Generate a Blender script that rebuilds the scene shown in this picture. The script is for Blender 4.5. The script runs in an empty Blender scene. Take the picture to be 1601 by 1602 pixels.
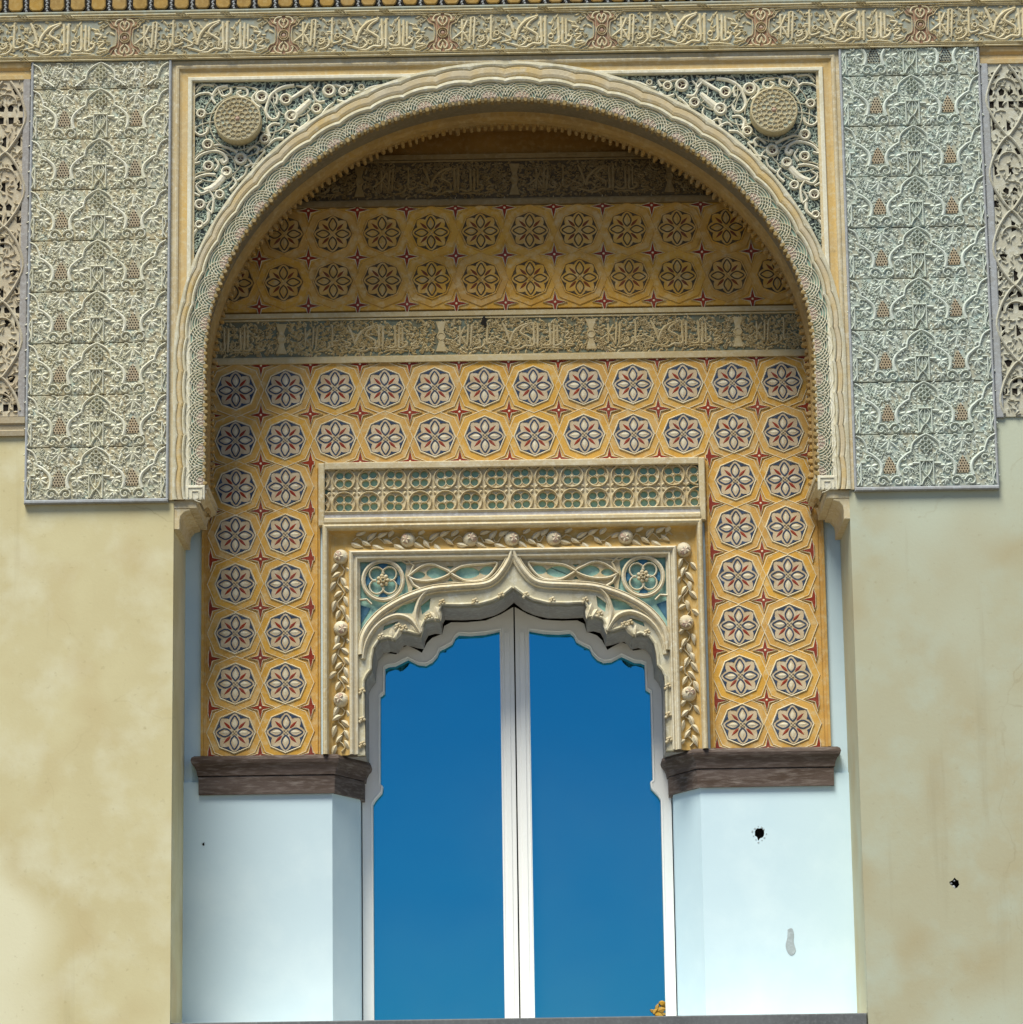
import bpy, bmesh, math, random
from math import sin, cos, pi, radians, hypot, atan2, sqrt
from mathutils import Vector, Matrix
from mathutils.geometry import delaunay_2d_cdt

# ------------------------------------------------------------------ camera, sky, sun, exposure
S = 0.0025                      # one drawing unit = 2.5 mm; drawing axes: u right, v up, d out of the wall
scn = bpy.context.scene
COL = scn.collection
cd = bpy.data.cameras.new("camera"); cam = bpy.data.objects.new("camera", cd); COL.objects.link(cam)
scn.camera = cam
RM = ((0.99985864, 0.01570805, 0.00599695), (0.00916217, -0.20994574, -0.97767011), (-0.01409826, 0.97758685, -0.21005998))
cam.matrix_world = Matrix.Translation(Vector((31.184, -5083.885, -1092.312)) * S) @ Matrix(RM).to_4x4()
cd.sensor_fit = 'HORIZONTAL'; cd.sensor_width = 36.0; cd.lens = 36.0 * 5200 / 1601
cd.clip_start = 0.1; cd.clip_end = 4000

SUN_EL, SUN_AZ = radians(60), radians(-24)      # azimuth measured from straight out of the wall, negative = to the left
world = bpy.data.worlds.new("World"); scn.world = world; world.use_nodes = True
wt = world.node_tree; wt.nodes.clear()
wo = wt.nodes.new('ShaderNodeOutputWorld'); wb = wt.nodes.new('ShaderNodeBackground'); ws = wt.nodes.new('ShaderNodeTexSky')
ws.sky_type = 'NISHITA'; ws.sun_disc = False; ws.sun_elevation = SUN_EL
sdir = Vector((sin(SUN_AZ) * cos(SUN_EL), -cos(SUN_AZ) * cos(SUN_EL), sin(SUN_EL)))     # towards the sun
ws.sun_rotation = atan2(sdir.x, sdir.y); ws.air_density = 1.0; ws.dust_density = 0.0; ws.ozone_density = 2.5; ws.altitude = 2500
wb.inputs['Strength'].default_value = 0.078
wt.links.new(ws.outputs[0], wb.inputs[0]); wt.links.new(wb.outputs[0], wo.inputs[0])
sl = bpy.data.lights.new("sun", 'SUN'); so = bpy.data.objects.new("sun", sl); COL.objects.link(so)
sl.energy = 4.2; sl.angle = radians(28); sl.color = (1.0, 0.95, 0.80)
so.rotation_euler = sdir.to_track_quat('Z', 'Y').to_euler()
vs = scn.view_settings
vs.view_transform = 'Standard'; vs.look = 'None'; vs.gamma = 1.0; vs.use_curve_mapping = False; vs.exposure = 0.38

# ------------------------------------------------------------------ materials
MATS = {}
def mat(name, base, alt=None, alt2=None, rough=0.85, stain=3.0, fine=70.0, bump=0.25, bscale=160.0, mixw=0.5, streak=False, dirt=True, mottle=False):
    m = bpy.data.materials.new(name); m.use_nodes = True
    t = m.node_tree; n = t.nodes; b = n['Principled BSDF']
    b.inputs['Roughness'].default_value = rough
    b.inputs['Specular IOR Level'].default_value = 0.25
    g = n.new('ShaderNodeNewGeometry'); pos = g.outputs['Position']
    if streak:
        mp = n.new('ShaderNodeMapping'); mp.inputs['Scale'].default_value = streak
        t.links.new(pos, mp.inputs[0]); pos = mp.outputs[0]
    def noise(s, det=4.0, r=0.6):
        x = n.new('ShaderNodeTexNoise'); x.inputs['Scale'].default_value = s
        x.inputs['Detail'].default_value = det; x.inputs['Roughness'].default_value = r
        t.links.new(pos, x.inputs['Vector']); return x.outputs['Fac']
    def ramp(f, a, c):
        r = n.new('ShaderNodeMapRange'); r.inputs[1].default_value = a; r.inputs[2].default_value = c
        t.links.new(f, r.inputs[0]); return r.outputs[0]
    def mix(f, c1, c2):
        x = n.new('ShaderNodeMix'); x.data_type = 'RGBA'
        t.links.new(f, x.inputs[0])
        for sock, c in ((x.inputs[6], c1), (x.inputs[7], c2)):
            if isinstance(c, tuple): sock.default_value = (*c, 1)
            else: t.links.new(c, sock)
        return x.outputs[2]
    alt = alt or tuple(c * 0.72 for c in base); alt2 = alt2 or tuple(min(1, c * 1.15) for c in base)
    c = mix(ramp(noise(stain), 0.5 - mixw * .3, 0.5 + mixw * .3), base, alt)
    c = mix(ramp(noise(fine, 5), 0.48, 0.72), c, alt2)
    if dirt: c = mix(ramp(noise(fine * 0.33, 6, .7), 0.60, 0.80), c, tuple(x * 0.62 for x in alt))
    if mottle:      # old plaster: brownish smudges and pale repaired patches with soft edges
        c = mix(ramp(noise(3.2, 1.5, .45), 0.55, 0.85), c, tuple(x * y for x, y in zip(alt, (.95, .86, .74))))
        c = mix(ramp(noise(0.9, 2, .4), 0.56, 0.66), c, tuple(min(1, x * 1.06) for x in alt2))
        c = mix(ramp(noise(38, 4, .6), 0.62, 0.85), c, tuple(x * .8 for x in alt))
        mp = n.new('ShaderNodeMapping'); mp.inputs['Scale'].default_value = (9, 9, .55); t.links.new(pos, mp.inputs[0]); p0 = pos; pos = mp.outputs[0]
        c = mix(ramp(noise(1.0, 4, .6), 0.60, 0.90), c, tuple(x * .80 for x in alt)); pos = p0
        dn = n.new('ShaderNodeTexNoise'); dn.inputs['Scale'].default_value = 5; dn.inputs['Detail'].default_value = 6; t.links.new(pos, dn.inputs['Vector'])
        va = n.new('ShaderNodeVectorMath'); va.operation = 'MULTIPLY_ADD'; va.inputs[1].default_value = (.22, .22, .22); t.links.new(dn.outputs['Color'], va.inputs[0]); t.links.new(pos, va.inputs[2])
        vo = n.new('ShaderNodeTexVoronoi'); vo.feature = 'DISTANCE_TO_EDGE'; vo.inputs['Scale'].default_value = 1.3; t.links.new(va.outputs[0], vo.inputs['Vector'])
        ck = n.new('ShaderNodeMapRange'); ck.inputs[1].default_value = .0; ck.inputs[2].default_value = .006; ck.inputs[3].default_value = 1; ck.inputs[4].default_value = 0; t.links.new(vo.outputs['Distance'], ck.inputs[0])
        mu = n.new('ShaderNodeMath'); mu.operation = 'MULTIPLY'; t.links.new(ck.outputs[0], mu.inputs[0]); t.links.new(ramp(noise(1.7, 2), .50, .75), mu.inputs[1])
        c = mix(mu.outputs[0], c, tuple(x * .82 for x in alt))
    oi = n.new('ShaderNodeObjectInfo'); hv = n.new('ShaderNodeHueSaturation')
    for so_, a_, z_ in (('Value', .95, 1.05), ('Saturation', .94, 1.04)):
        r_ = n.new('ShaderNodeMapRange'); r_.inputs[3].default_value = a_; r_.inputs[4].default_value = z_; t.links.new(oi.outputs['Random'], r_.inputs[0]); t.links.new(r_.outputs[0], hv.inputs[so_])
    t.links.new(c, hv.inputs['Color']); c = hv.outputs[0]
    t.links.new(c, b.inputs['Base Color'])
    if bump:
        bp = n.new('ShaderNodeBump'); bp.inputs['Strength'].default_value = bump; bp.inputs['Distance'].default_value = 0.004
        t.links.new(noise(bscale, 6, .65), bp.inputs['Height']); t.links.new(bp.outputs[0], b.inputs['Normal'])
    MATS[name] = m
    return m
mat('plaster_left', (0.68, 0.63, 0.38), (0.55, 0.47, 0.25), (0.70, 0.67, 0.47), stain=1.9, fine=4.0, bump=.14, bscale=70, mixw=1.1, dirt=False, mottle=True)
mat('plaster_right', (0.45, 0.465, 0.35), (0.42, 0.38, 0.25), (0.45, 0.485, 0.39), stain=1.9, fine=4.2, bump=.14, bscale=70, mixw=1.1, dirt=False, mottle=True)
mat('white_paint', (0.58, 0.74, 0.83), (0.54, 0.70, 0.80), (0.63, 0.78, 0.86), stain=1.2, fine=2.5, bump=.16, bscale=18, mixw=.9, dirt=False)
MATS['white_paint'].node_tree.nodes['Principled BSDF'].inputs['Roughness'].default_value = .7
mat('joinery', (0.88, 0.89, 0.88), (0.86, 0.87, 0.86), (0.89, 0.90, 0.90), rough=.45, bump=.02, dirt=False)
mat('patch', (0.42, 0.50, 0.55), bump=.1)
mat('hole', (0.02, 0.016, 0.012), bump=.3)
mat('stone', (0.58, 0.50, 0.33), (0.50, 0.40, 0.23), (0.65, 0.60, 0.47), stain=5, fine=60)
mat('stone_cool', (0.58, 0.54, 0.40), (0.48, 0.44, 0.31), (0.64, 0.63, 0.54), stain=8, fine=40, bump=.4)
mat('stone_grey', (0.33, 0.31, 0.29), (0.27, 0.26, 0.26), (0.42, 0.42, 0.42), stain=6, fine=60)
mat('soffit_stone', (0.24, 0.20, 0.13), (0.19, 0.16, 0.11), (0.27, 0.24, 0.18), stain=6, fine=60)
mat('pale_plaster', (0.70, 0.67, 0.54), (0.60, 0.56, 0.42), (0.76, 0.75, 0.66), stain=5, fine=70)
mat('tracery', (0.66, 0.60, 0.45), (0.57, 0.49, 0.33), (0.71, 0.68, 0.57), stain=6, fine=60)
mat('gold', (0.58, 0.40, 0.15), (0.52, 0.40, 0.22), (0.60, 0.50, 0.30), stain=5, fine=45)
mat('ochre', (0.63, 0.37, 0.085), (0.54, 0.30, 0.065), (0.63, 0.46, 0.22), stain=8, fine=40)
mat('ochre_shaded', (0.30, 0.17, 0.045), (0.24, 0.13, 0.03), (0.34, 0.22, 0.09), stain=8, fine=40)  # ochre darkened in imitation of the shade below the arch crown
mat('gold_deep', (0.60, 0.38, 0.10), (0.54, 0.35, 0.11), (0.60, 0.46, 0.22), stain=6, fine=45)
mat('web_stone', (0.54, 0.48, 0.35), (0.46, 0.39, 0.28), (0.60, 0.56, 0.45), stain=7, fine=50, bump=.4)
mat('web_stone_cool', (0.50, 0.49, 0.40), (0.44, 0.42, 0.33), (0.56, 0.57, 0.51), stain=7, fine=50, bump=.4)
mat('pierced_dark', (0.07, 0.09, 0.09), (0.05, 0.06, 0.06), bump=.2)
mat('sill_bounce', (0.80, 0.77, 0.70), (0.76, 0.72, 0.64), bump=.1, dirt=False)
mat('reflection_gold', (0.38, 0.21, 0.03), (0.26, 0.14, 0.03), (0.45, 0.32, 0.09))
mat('pome_hole', (0.12, 0.07, 0.06), (0.09, 0.05, 0.05))
mat('brown_shaded', (0.10, 0.07, 0.035), (0.07, 0.05, 0.03), (0.14, 0.10, 0.05))  # brown that paints the arch's shade into the upper rosettes and band
mat('red_shaded', (0.20, 0.06, 0.02), (0.16, 0.05, 0.02))
mat('pale_shaded', (0.56, 0.37, 0.13), (0.48, 0.30, 0.09), (0.56, 0.43, 0.22), stain=8, fine=40)
mat('band_shaded', (0.27, 0.19, 0.085), (0.22, 0.15, 0.06), (0.31, 0.24, 0.13), stain=7, fine=50)  # the lettering's beige darkened to imitate shade at the recess top
mat('band_beige', (0.58, 0.47, 0.26), (0.52, 0.40, 0.20), (0.62, 0.54, 0.36), stain=6, fine=50)
mat('rim_ochre', (0.46, 0.30, 0.10), (0.38, 0.26, 0.11), (0.50, 0.38, 0.20), stain=6, fine=40, bump=.4)
mat('lobe_gold', (0.40, 0.25, 0.07), (0.30, 0.19, 0.06), (0.44, 0.31, 0.12), stain=20, fine=60)  # gold darkened to paint in the shade below the eaves
mat('arch_gold', (0.58, 0.43, 0.19), (0.52, 0.47, 0.36), (0.62, 0.55, 0.40), stain=3.5, fine=30, bump=.4)
mat('letter', (0.62, 0.55, 0.37), (0.54, 0.46, 0.28), (0.67, 0.63, 0.49), stain=6, fine=60)
mat('letter_fill', (0.51, 0.43, 0.25), (0.45, 0.40, 0.26), (0.55, 0.50, 0.36), stain=9, fine=60)
mat('frieze_ground', (0.29, 0.32, 0.28), (0.35, 0.31, 0.20), (0.33, 0.39, 0.37), stain=9, fine=50)
mat('red_ground', (0.28, 0.14, 0.09), (0.31, 0.20, 0.13), (0.36, 0.25, 0.18), stain=9, fine=60)
mat('teal_ground', (0.15, 0.17, 0.12), (0.20, 0.17, 0.09), (0.18, 0.24, 0.20), stain=9, fine=60)
mat('teal', (0.34, 0.60, 0.52), (0.27, 0.52, 0.46), (0.44, 0.66, 0.57), stain=12, fine=60)
mat('teal_leaf', (0.50, 0.57, 0.50), (0.40, 0.50, 0.45), (0.60, 0.64, 0.57), stain=12, fine=70)
mat('blue_paint', (0.035, 0.06, 0.12), (0.03, 0.045, 0.08), (0.08, 0.11, 0.17), stain=12, fine=70)
mat('blue_deep', (0.05, 0.16, 0.26), (0.04, 0.13, 0.22), (0.10, 0.22, 0.32), stain=12, fine=70)
mat('red_paint', (0.27, 0.035, 0.015), (0.21, 0.03, 0.02), (0.32, 0.08, 0.04), stain=12, fine=80)
mat('petal_cream', (0.68, 0.62, 0.47), (0.60, 0.52, 0.37), (0.74, 0.70, 0.58), stain=12, fine=80)
mat('rosette_ground', (0.56, 0.45, 0.30), (0.50, 0.38, 0.23), (0.60, 0.53, 0.41), stain=12, fine=60)
mat('rim_cream', (0.74, 0.66, 0.47), (0.66, 0.55, 0.34), (0.78, 0.72, 0.57), stain=12, fine=60)
mat('relief_left', (0.70, 0.69, 0.57), (0.60, 0.59, 0.46), (0.77, 0.77, 0.69), stain=7, fine=60, bump=.25)
mat('relief_right', (0.60, 0.66, 0.60), (0.52, 0.57, 0.51), (0.67, 0.73, 0.69), stain=7, fine=60, bump=.25)
mat('panel_ground_left', (0.43, 0.42, 0.32), (0.43, 0.36, 0.22), (0.42, 0.50, 0.44), stain=9, fine=26, bump=.3)
mat('panel_ground_right', (0.39, 0.43, 0.38), (0.38, 0.37, 0.28), (0.38, 0.49, 0.47), stain=9, fine=26, bump=.3)
mat('terracotta', (0.40, 0.31, 0.20), (0.38, 0.33, 0.23), (0.44, 0.39, 0.29), stain=9, fine=60)
mat('lead_edge', (0.37, 0.39, 0.42), (0.33, 0.34, 0.34), (0.44, 0.48, 0.52), stain=9, fine=60)
mat('dark_brown', (0.115, 0.085, 0.075), (0.075, 0.05, 0.038), (0.20, 0.165, 0.15), rough=.75, stain=10, fine=50, bump=.5, streak=(.35, .35, 2.2))
mat('shell_pink', (0.48, 0.37, 0.30), (0.42, 0.32, 0.24), (0.52, 0.44, 0.38), stain=9, fine=60)
mat('shell_ground', (0.21, 0.35, 0.30), (0.24, 0.31, 0.23), (0.30, 0.42, 0.37), stain=8, fine=60)
mat('tooth_stone', (0.33, 0.24, 0.10), (0.26, 0.18, 0.07), (0.38, 0.30, 0.16), stain=9, fine=50)
mat('sill_metal', (0.16, 0.17, 0.18), rough=.5)
mat('pavement', (0.15, 0.12, 0.08), (0.12, 0.10, 0.065), stain=.5, fine=3, bump=.1)
mat('pome_red', (0.46, 0.32, 0.25), (0.40, 0.27, 0.20), (0.52, 0.42, 0.34), stain=20, fine=90)
mat('dark_room', (0.012, 0.011, 0.010), bump=0)
gm = bpy.data.materials.new('glass'); gm.use_nodes = True; MATS['glass'] = gm
t = gm.node_tree; b = t.nodes['Principled BSDF']
b.inputs['Base Color'].default_value = (0.027, 0.275, 0.445, 1); b.inputs['Metallic'].default_value = 1.0; b.inputs['Roughness'].default_value = 0.03  # blue tint imitates the deep sky the panes reflect
_g = t.nodes.new('ShaderNodeNewGeometry'); _n = t.nodes.new('ShaderNodeTexNoise'); _n.inputs['Scale'].default_value = 1.1; _n.inputs['Detail'].default_value = 5
t.links.new(_g.outputs['Position'], _n.inputs['Vector'])
_r = t.nodes.new('ShaderNodeMapRange'); _r.inputs[1].default_value = .35; _r.inputs[2].default_value = .75; _r.inputs[3].default_value = 0.0; _r.inputs[4].default_value = .06
t.links.new(_n.outputs['Fac'], _r.inputs[0])
_d = t.nodes.new('ShaderNodeBsdfDiffuse'); _d.inputs[0].default_value = (.30, .42, .45, 1); _m = t.nodes.new('ShaderNodeMixShader'); _o = t.nodes['Material Output']
t.links.new(_r.outputs[0], _m.inputs[0]); t.links.new(b.outputs[0], _m.inputs[1]); t.links.new(_d.outputs[0], _m.inputs[2]); t.links.new(_m.outputs[0], _o.inputs[0])
_b = t.nodes.new('ShaderNodeBump'); _b.inputs['Strength'].default_value = .06; _b.inputs['Distance'].default_value = .02; _n2 = t.nodes.new('ShaderNodeTexNoise'); _n2.inputs['Scale'].default_value = 2.2
t.links.new(_g.outputs['Position'], _n2.inputs['Vector']); t.links.new(_n2.outputs['Fac'], _b.inputs['Height']); t.links.new(_b.outputs[0], b.inputs['Normal'])

# ------------------------------------------------------------------ mesh building
class MB:
    def __init__(s): s.v = []; s.f = []; s.m = []
    def add(s, vs, fs, mi=0):
        o = len(s.v); s.v += vs; s.f += [tuple(i + o for i in f) for f in fs]; s.m += [mi] * len(fs); return s
    def mesh(s, name, mats, smooth=False):
        me = bpy.data.meshes.new(name)
        me.from_pydata([(u * S, -d * S, v * S) for u, v, d in s.v], [], s.f)
        for m in ([mats] if isinstance(mats, str) else mats): me.materials.append(MATS[m])
        me.polygons.foreach_set('material_index', s.m)
        bm = bmesh.new(); bm.from_mesh(me); bmesh.ops.recalc_face_normals(bm, faces=bm.faces); bm.to_mesh(me); bm.free()
        if smooth: me.polygons.foreach_set('use_smooth', [True] * len(me.polygons))
        me.update(); return me
def clip(mb, keep):
    k = [i for i, f in enumerate(mb.f) if all(keep(mb.v[j][0], mb.v[j][1]) for j in f)]
    mb.f = [mb.f[i] for i in k]; mb.m = [mb.m[i] for i in k]
    used = sorted({j for f in mb.f for j in f}); mp = {j: n for n, j in enumerate(used)}
    mb.v = [mb.v[j] for j in used]; mb.f = [tuple(mp[j] for j in f) for f in mb.f]
    return mb
def box(mb, u0, u1, v0, v1, d0, d1, b=0, mi=0):
    """block from depth d0 (back) to d1 (front) with a chamfered front edge"""
    vs = [(u0, v0, d0), (u1, v0, d0), (u1, v1, d0), (u0, v1, d0)]
    if b:
        vs += [(u0, v0, d1 - b), (u1, v0, d1 - b), (u1, v1, d1 - b), (u0, v1, d1 - b)]
        vs += [(u0 + b, v0 + b, d1), (u1 - b, v0 + b, d1), (u1 - b, v1 - b, d1), (u0 + b, v1 - b, d1)]
    else: vs += [(u0, v0, d1), (u1, v0, d1), (u1, v1, d1), (u0, v1, d1)]
    fs = [(3, 2, 1, 0)]; L = len(vs) // 4
    for k in range(L - 1):
        for i in range(4):
            j = (i + 1) % 4; fs.append((k * 4 + i, k * 4 + j, k * 4 + 4 + j, k * 4 + 4 + i))
    fs.append(tuple(range((L - 1) * 4, L * 4)))
    return mb.add(vs, fs, mi)
def frames(pts, closed):
    n = len(pts); out = []
    for i in range(n):
        if closed: a, c = pts[i - 1], pts[(i + 1) % n]
        else: a, c = pts[max(i - 1, 0)], pts[min(i + 1, n - 1)]
        tx, ty = c[0] - a[0], c[1] - a[1]; l = hypot(tx, ty) or 1
        out.append((-ty / l, tx / l))
    return out
ROUND = ((-.5, 0), (-.34, .7), (0, 1), (.34, .7), (.5, 0))
RIDGE = ((-.5, 0), (0, 1), (.5, 0))
FLAT = ((-.5, 0), (-.42, 1), (.42, 1), (.5, 0))
def ribbon(mb, pts, w, h, d0=0, closed=False, prof=ROUND, mi=0):
    nr = frames(pts, closed); n = len(pts); k = len(prof); vs = []
    for i, ((x, y), (nx, ny)) in enumerate(zip(pts, nr)):
        ww = w[i] if isinstance(w, (list, tuple)) else w
        hh = h * (ww / max(w)) ** .5 if isinstance(w, (list, tuple)) else h
        for o, q in prof: vs.append((x + nx * o * ww, y + ny * o * ww, d0 + hh * q))
    fs = []
    for i in range(n if closed else n - 1):
        j = (i + 1) % n
        for a in range(k - 1): fs.append((i * k + a, i * k + a + 1, j * k + a + 1, j * k + a))
    if not closed: fs += [tuple(range(k)), tuple(range((n - 1) * k, n * k))[::-1]]
    return mb.add(vs, fs, mi)
def loft(mb, curves, mis=0, closed=False):
    n = len(curves[0]); vs = [p for c in curves for p in c]
    for a in range(len(curves) - 1):
        fs = []
        for i in range(n if closed else n - 1):
            j = (i + 1) % n; fs.append((a * n + i, a * n + j, a * n + n + j, a * n + n + i))
        if a == 0: base = len(mb.v); mb.v += vs
        mb.f += [tuple(i + base for i in f) for f in fs]
        mb.m += [mis[a] if isinstance(mis, (list, tuple)) else mis] * len(fs)
    return mb
def offset(pts, o, closed=False):
    """mitred offset to the left of the path"""
    n = len(pts); out = []
    for i in range(n):
        if closed or 0 < i < n - 1: a, b, c = pts[i - 1], pts[i], pts[(i + 1) % n]
        elif i == 0: a, b, c = None, pts[0], pts[1]
        else: a, b, c = pts[-2], pts[-1], None
        def nn(p, q):
            l = hypot(q[0] - p[0], q[1] - p[1]) or 1; return (-(q[1] - p[1]) / l, (q[0] - p[0]) / l)
        n1 = nn(a, b) if a else nn(b, c); n2 = nn(b, c) if c else n1
        mx, my = n1[0] + n2[0], n1[1] + n2[1]; q = mx * n1[0] + my * n1[1]
        q = max(q, .5); out.append((b[0] + mx * o / q, b[1] + my * o / q))
    return out
def sweep(mb, pts, prof, closed=False, mis=0):
    return loft(mb, [[(x, y, d) for x, y in offset(pts, o, closed)] for o, d in prof], mis, closed)
def prism(mb, poly, d0, d1, b=0, mi=0):
    n = len(poly)
    area = sum(poly[i][0] * poly[(i + 1) % n][1] - poly[(i + 1) % n][0] * poly[i][1] for i in range(n))
    if area < 0: poly = poly[::-1]
    vs = [(x, y, d0) for x, y in poly]; L = 1
    if b:
        vs += [(x, y, d1 - b) for x, y in poly] + [(x, y, d1) for x, y in offset(poly, b, True)]; L = 3
    else: vs += [(x, y, d1) for x, y in poly]; L = 2
    fs = [tuple(range(n))[::-1], tuple(range((L - 1) * n, L * n))]
    for k in range(L - 1):
        for i in range(n):
            j = (i + 1) % n; fs.append((k * n + i, k * n + j, k * n + n + j, k * n + n + i))
    return mb.add(vs, fs, mi)
def inside(p, poly):
    x, y = p; r = False; j = len(poly) - 1
    for i in range(len(poly)):
        xi, yi = poly[i]; xj, yj = poly[j]
        if (yi > y) != (yj > y) and x < (xj - xi) * (y - yi) / (yj - yi) + xi: r = not r
        j = i
    return r
def pierced(mb, outer, holes, d1, d0, mi=0, wall_mi=None, back=None):
    """flat plate with real holes: front at d1, hole walls down to d0"""
    wall_mi = mi if wall_mi is None else wall_mi
    vs = []; es = []
    for lp in [outer] + holes:
        o = len(vs); vs += [Vector(p) for p in lp]; es += [(o + i, o + (i + 1) % len(lp)) for i in range(len(lp))]
    r = delaunay_2d_cdt(vs, es, [], 0, 1e-4)
    V = [(p.x, p.y) for p in r[0]]; F = []
    for f in r[2]:
        c = (sum(V[i][0] for i in f) / len(f), sum(V[i][1] for i in f) / len(f))
        if inside(c, outer) and not any(inside(c, h) for h in holes): F.append(tuple(f))
    mb.add([(x, y, d1) for x, y in V], F, mi)
    for k, lp in enumerate([outer] + holes):
        n = len(lp); dd = (back if back is not None else d0) if k == 0 else d0
        mb.add([(x, y, d1) for x, y in lp] + [(x, y, dd) for x, y in lp],
               [(i, (i + 1) % n, n + (i + 1) % n, n + i) for i in range(n)], wall_mi if k else mi)
    return mb
def dome(mb, cx, cy, r, h, d0=0, n=14, rings=4, sy=1.0, mi=0):
    vs = []; fs = []
    for k in range(rings):
        a = k / rings * pi / 2
        for i in range(n): vs.append((cx + r * cos(a) * cos(i * 2 * pi / n), cy + sy * r * cos(a) * sin(i * 2 * pi / n), d0 + h * sin(a)))
    vs.append((cx, cy, d0 + h))
    for k in range(rings - 1):
        for i in range(n): j = (i + 1) % n; fs.append((k * n + i, k * n + j, k * n + n + j, k * n + n + i))
    for i in range(n): fs.append(((rings - 1) * n + i, (rings - 1) * n + (i + 1) % n, rings * n))
    return mb.add(vs, fs, mi)
def leaf(mb, cx, cy, L, w, ang, h=2.0, d0=0, mi=0, bend=0.0, n=5):
    """pointed leaf with a raised midrib, growing from (cx,cy) at angle ang"""
    ca, sa = cos(ang), sin(ang); vs = []; fs = []
    for i in range(n + 1):
        q = i / n; ww = w * .5 * (sin(pi * min(1, q ** .8)) + .06); x = q * L; y = bend * L * q * q
        hh = h * (.5 + .5 * sin(pi * q))
        for o, z in ((ww, 0), (0, hh), (-ww, 0)): vs.append((cx + x * ca - (y + o) * sa, cy + x * sa + (y + o) * ca, d0 + z))
    for i in range(n):
        for a in range(2): fs.append((i * 3 + a, i * 3 + a + 1, i * 3 + a + 4, i * 3 + a + 3))
    fs += [(0, 1, 2), (n * 3 + 2, n * 3 + 1, n * 3)]
    return mb.add(vs, fs, mi)
def arc(cx, cy, r, a0, a1, n=10, sy=1.0):
    return [(cx + r * cos(radians(a0 + (a1 - a0) * i / n)), cy + sy * r * sin(radians(a0 + (a1 - a0) * i / n))) for i in range(n + 1)]
def circle(cx, cy, r, n=16): return arc(cx, cy, r, 0, 360 - 360 / n, n - 1)
def spiral(cx, cy, r0, r1, a0, a1, n=12):
    return [(cx + (r0 + (r1 - r0) * i / n) * cos(radians(a0 + (a1 - a0) * i / n)), cy + (r0 + (r1 - r0) * i / n) * sin(radians(a0 + (a1 - a0) * i / n))) for i in range(n + 1)]
def smooth(P, k=4):
    out = []; n = len(P)
    for i in range(n - 1):
        p0, p1, p2, p3 = P[max(i - 1, 0)], P[i], P[i + 1], P[min(i + 2, n - 1)]
        for j in range(k):
            t = j / k
            out.append(tuple(.5 * (2 * p1[c] + (p2[c] - p0[c]) * t + (2 * p0[c] - 5 * p1[c] + 4 * p2[c] - p3[c]) * t * t + (3 * p1[c] - p0[c] - 3 * p2[c] + p3[c]) * t ** 3) for c in (0, 1)))
    return out + [tuple(P[-1])]
def mir(P): return [(-x, y) for x, y in P]

# ------------------------------------------------------------------ objects
POS = {}
def thing(name, label, cat, u, v, d, group=None, kind=None, me=None):
    o = bpy.data.objects.new(name, me); COL.objects.link(o)
    o.location = (u * S, -d * S, v * S); POS[o] = (u, v, d)
    if kind: o['kind'] = kind
    if label: o['label'] = label
    if cat: o['category'] = cat
    if group: o['group'] = group
    return o
def part(name, me, parent, u=0, v=0, d=0, rot=0, sx=1, sz=1, label=None, kind=None):
    """world (u,v,d); mesh is local to that point"""
    pu, pv, pd = POS[parent]; o = bpy.data.objects.new(name, me); COL.objects.link(o); o.parent = parent
    o.location = ((u - pu) * S, -(d - pd) * S, (v - pv) * S); o.rotation_euler = (0, -rot, 0); o.scale = (sx, 1, sz)
    POS[o] = (u, v, d)
    if label: o['label'] = label
    if kind: o['kind'] = kind
    return o
def sub(name, me, parent, u=0, v=0, d=0, rot=0, sx=1, kind=None):
    """local coordinates of the parent"""
    o = bpy.data.objects.new(name, me); COL.objects.link(o); o.parent = parent
    o.location = (u * S, -d * S, v * S); o.rotation_euler = (0, -rot, 0); o.scale = (sx, 1, 1)
    if kind: o['kind'] = kind
    return o
def at0(name, mb, mats, parent, smooth=False, **k):
    """a part whose mesh is already in world drawing coordinates"""
    return part(name, shift(mb, 0, 0, 0).mesh(name, mats, smooth), parent, 0, 0, 0, **k)
def shift(mb, a, b, c): return mb

RNG = random.Random(7)

# ================================================================== GROUND AND MASSES
mb = MB(); mb.add([(-120000, -1760, 90000), (120000, -1760, 90000), (120000, -1760, -30000), (-120000, -1760, -30000)], [(0, 1, 2, 3)])
g = thing('ground', None, None, 0, 0, 0, kind='structure', me=mb.mesh('ground', 'pavement'))

def blob(cx, cy, r, n, seed, sy=1.0):
    q = random.Random(seed); return [(cx + r * q.uniform(.55, 1.15) * cos(i * 2 * pi / n), cy + sy * r * q.uniform(.55, 1.15) * sin(i * 2 * pi / n)) for i in range(n)]
for side, label in ((-1, 'warm cream stained plaster wall left of the arched recess'), (1, 'grey-green weathered plaster wall with a small hole, right of the recess')):
    m = 'plaster_left' if side < 0 else 'plaster_right'
    t = thing('plaster_wall', label, 'wall', side * 800, -1760, 0, 'plaster walls flanking the recess')
    lo, hi = (-1500, -529) if side < 0 else (529, 1500)
    hl = [blob(669, -590, 8, 11, 3)] if side > 0 else []
    mb = MB(); pierced(mb, [(lo, -1760), (hi, -1760), (hi, 1150), (lo, 1150)], hl, 0, -14, 0, 1, back=-400)
    for h in hl: mb.add([(x, y, -14) for x, y in h], [tuple(range(len(h)))], 1)
    at0('plaster_face', mb, [m, 'hole'], t)
    if side > 0:
        mb = MB()
        for k in range(5): dome(mb, 669 + RNG.uniform(-7, 7), -590 + RNG.uniform(-8, 6), RNG.uniform(1.5, 3.5), 2, -3, 7, 2)
        at0('loose_plaster', mb, 'lead_edge', t)
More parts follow.
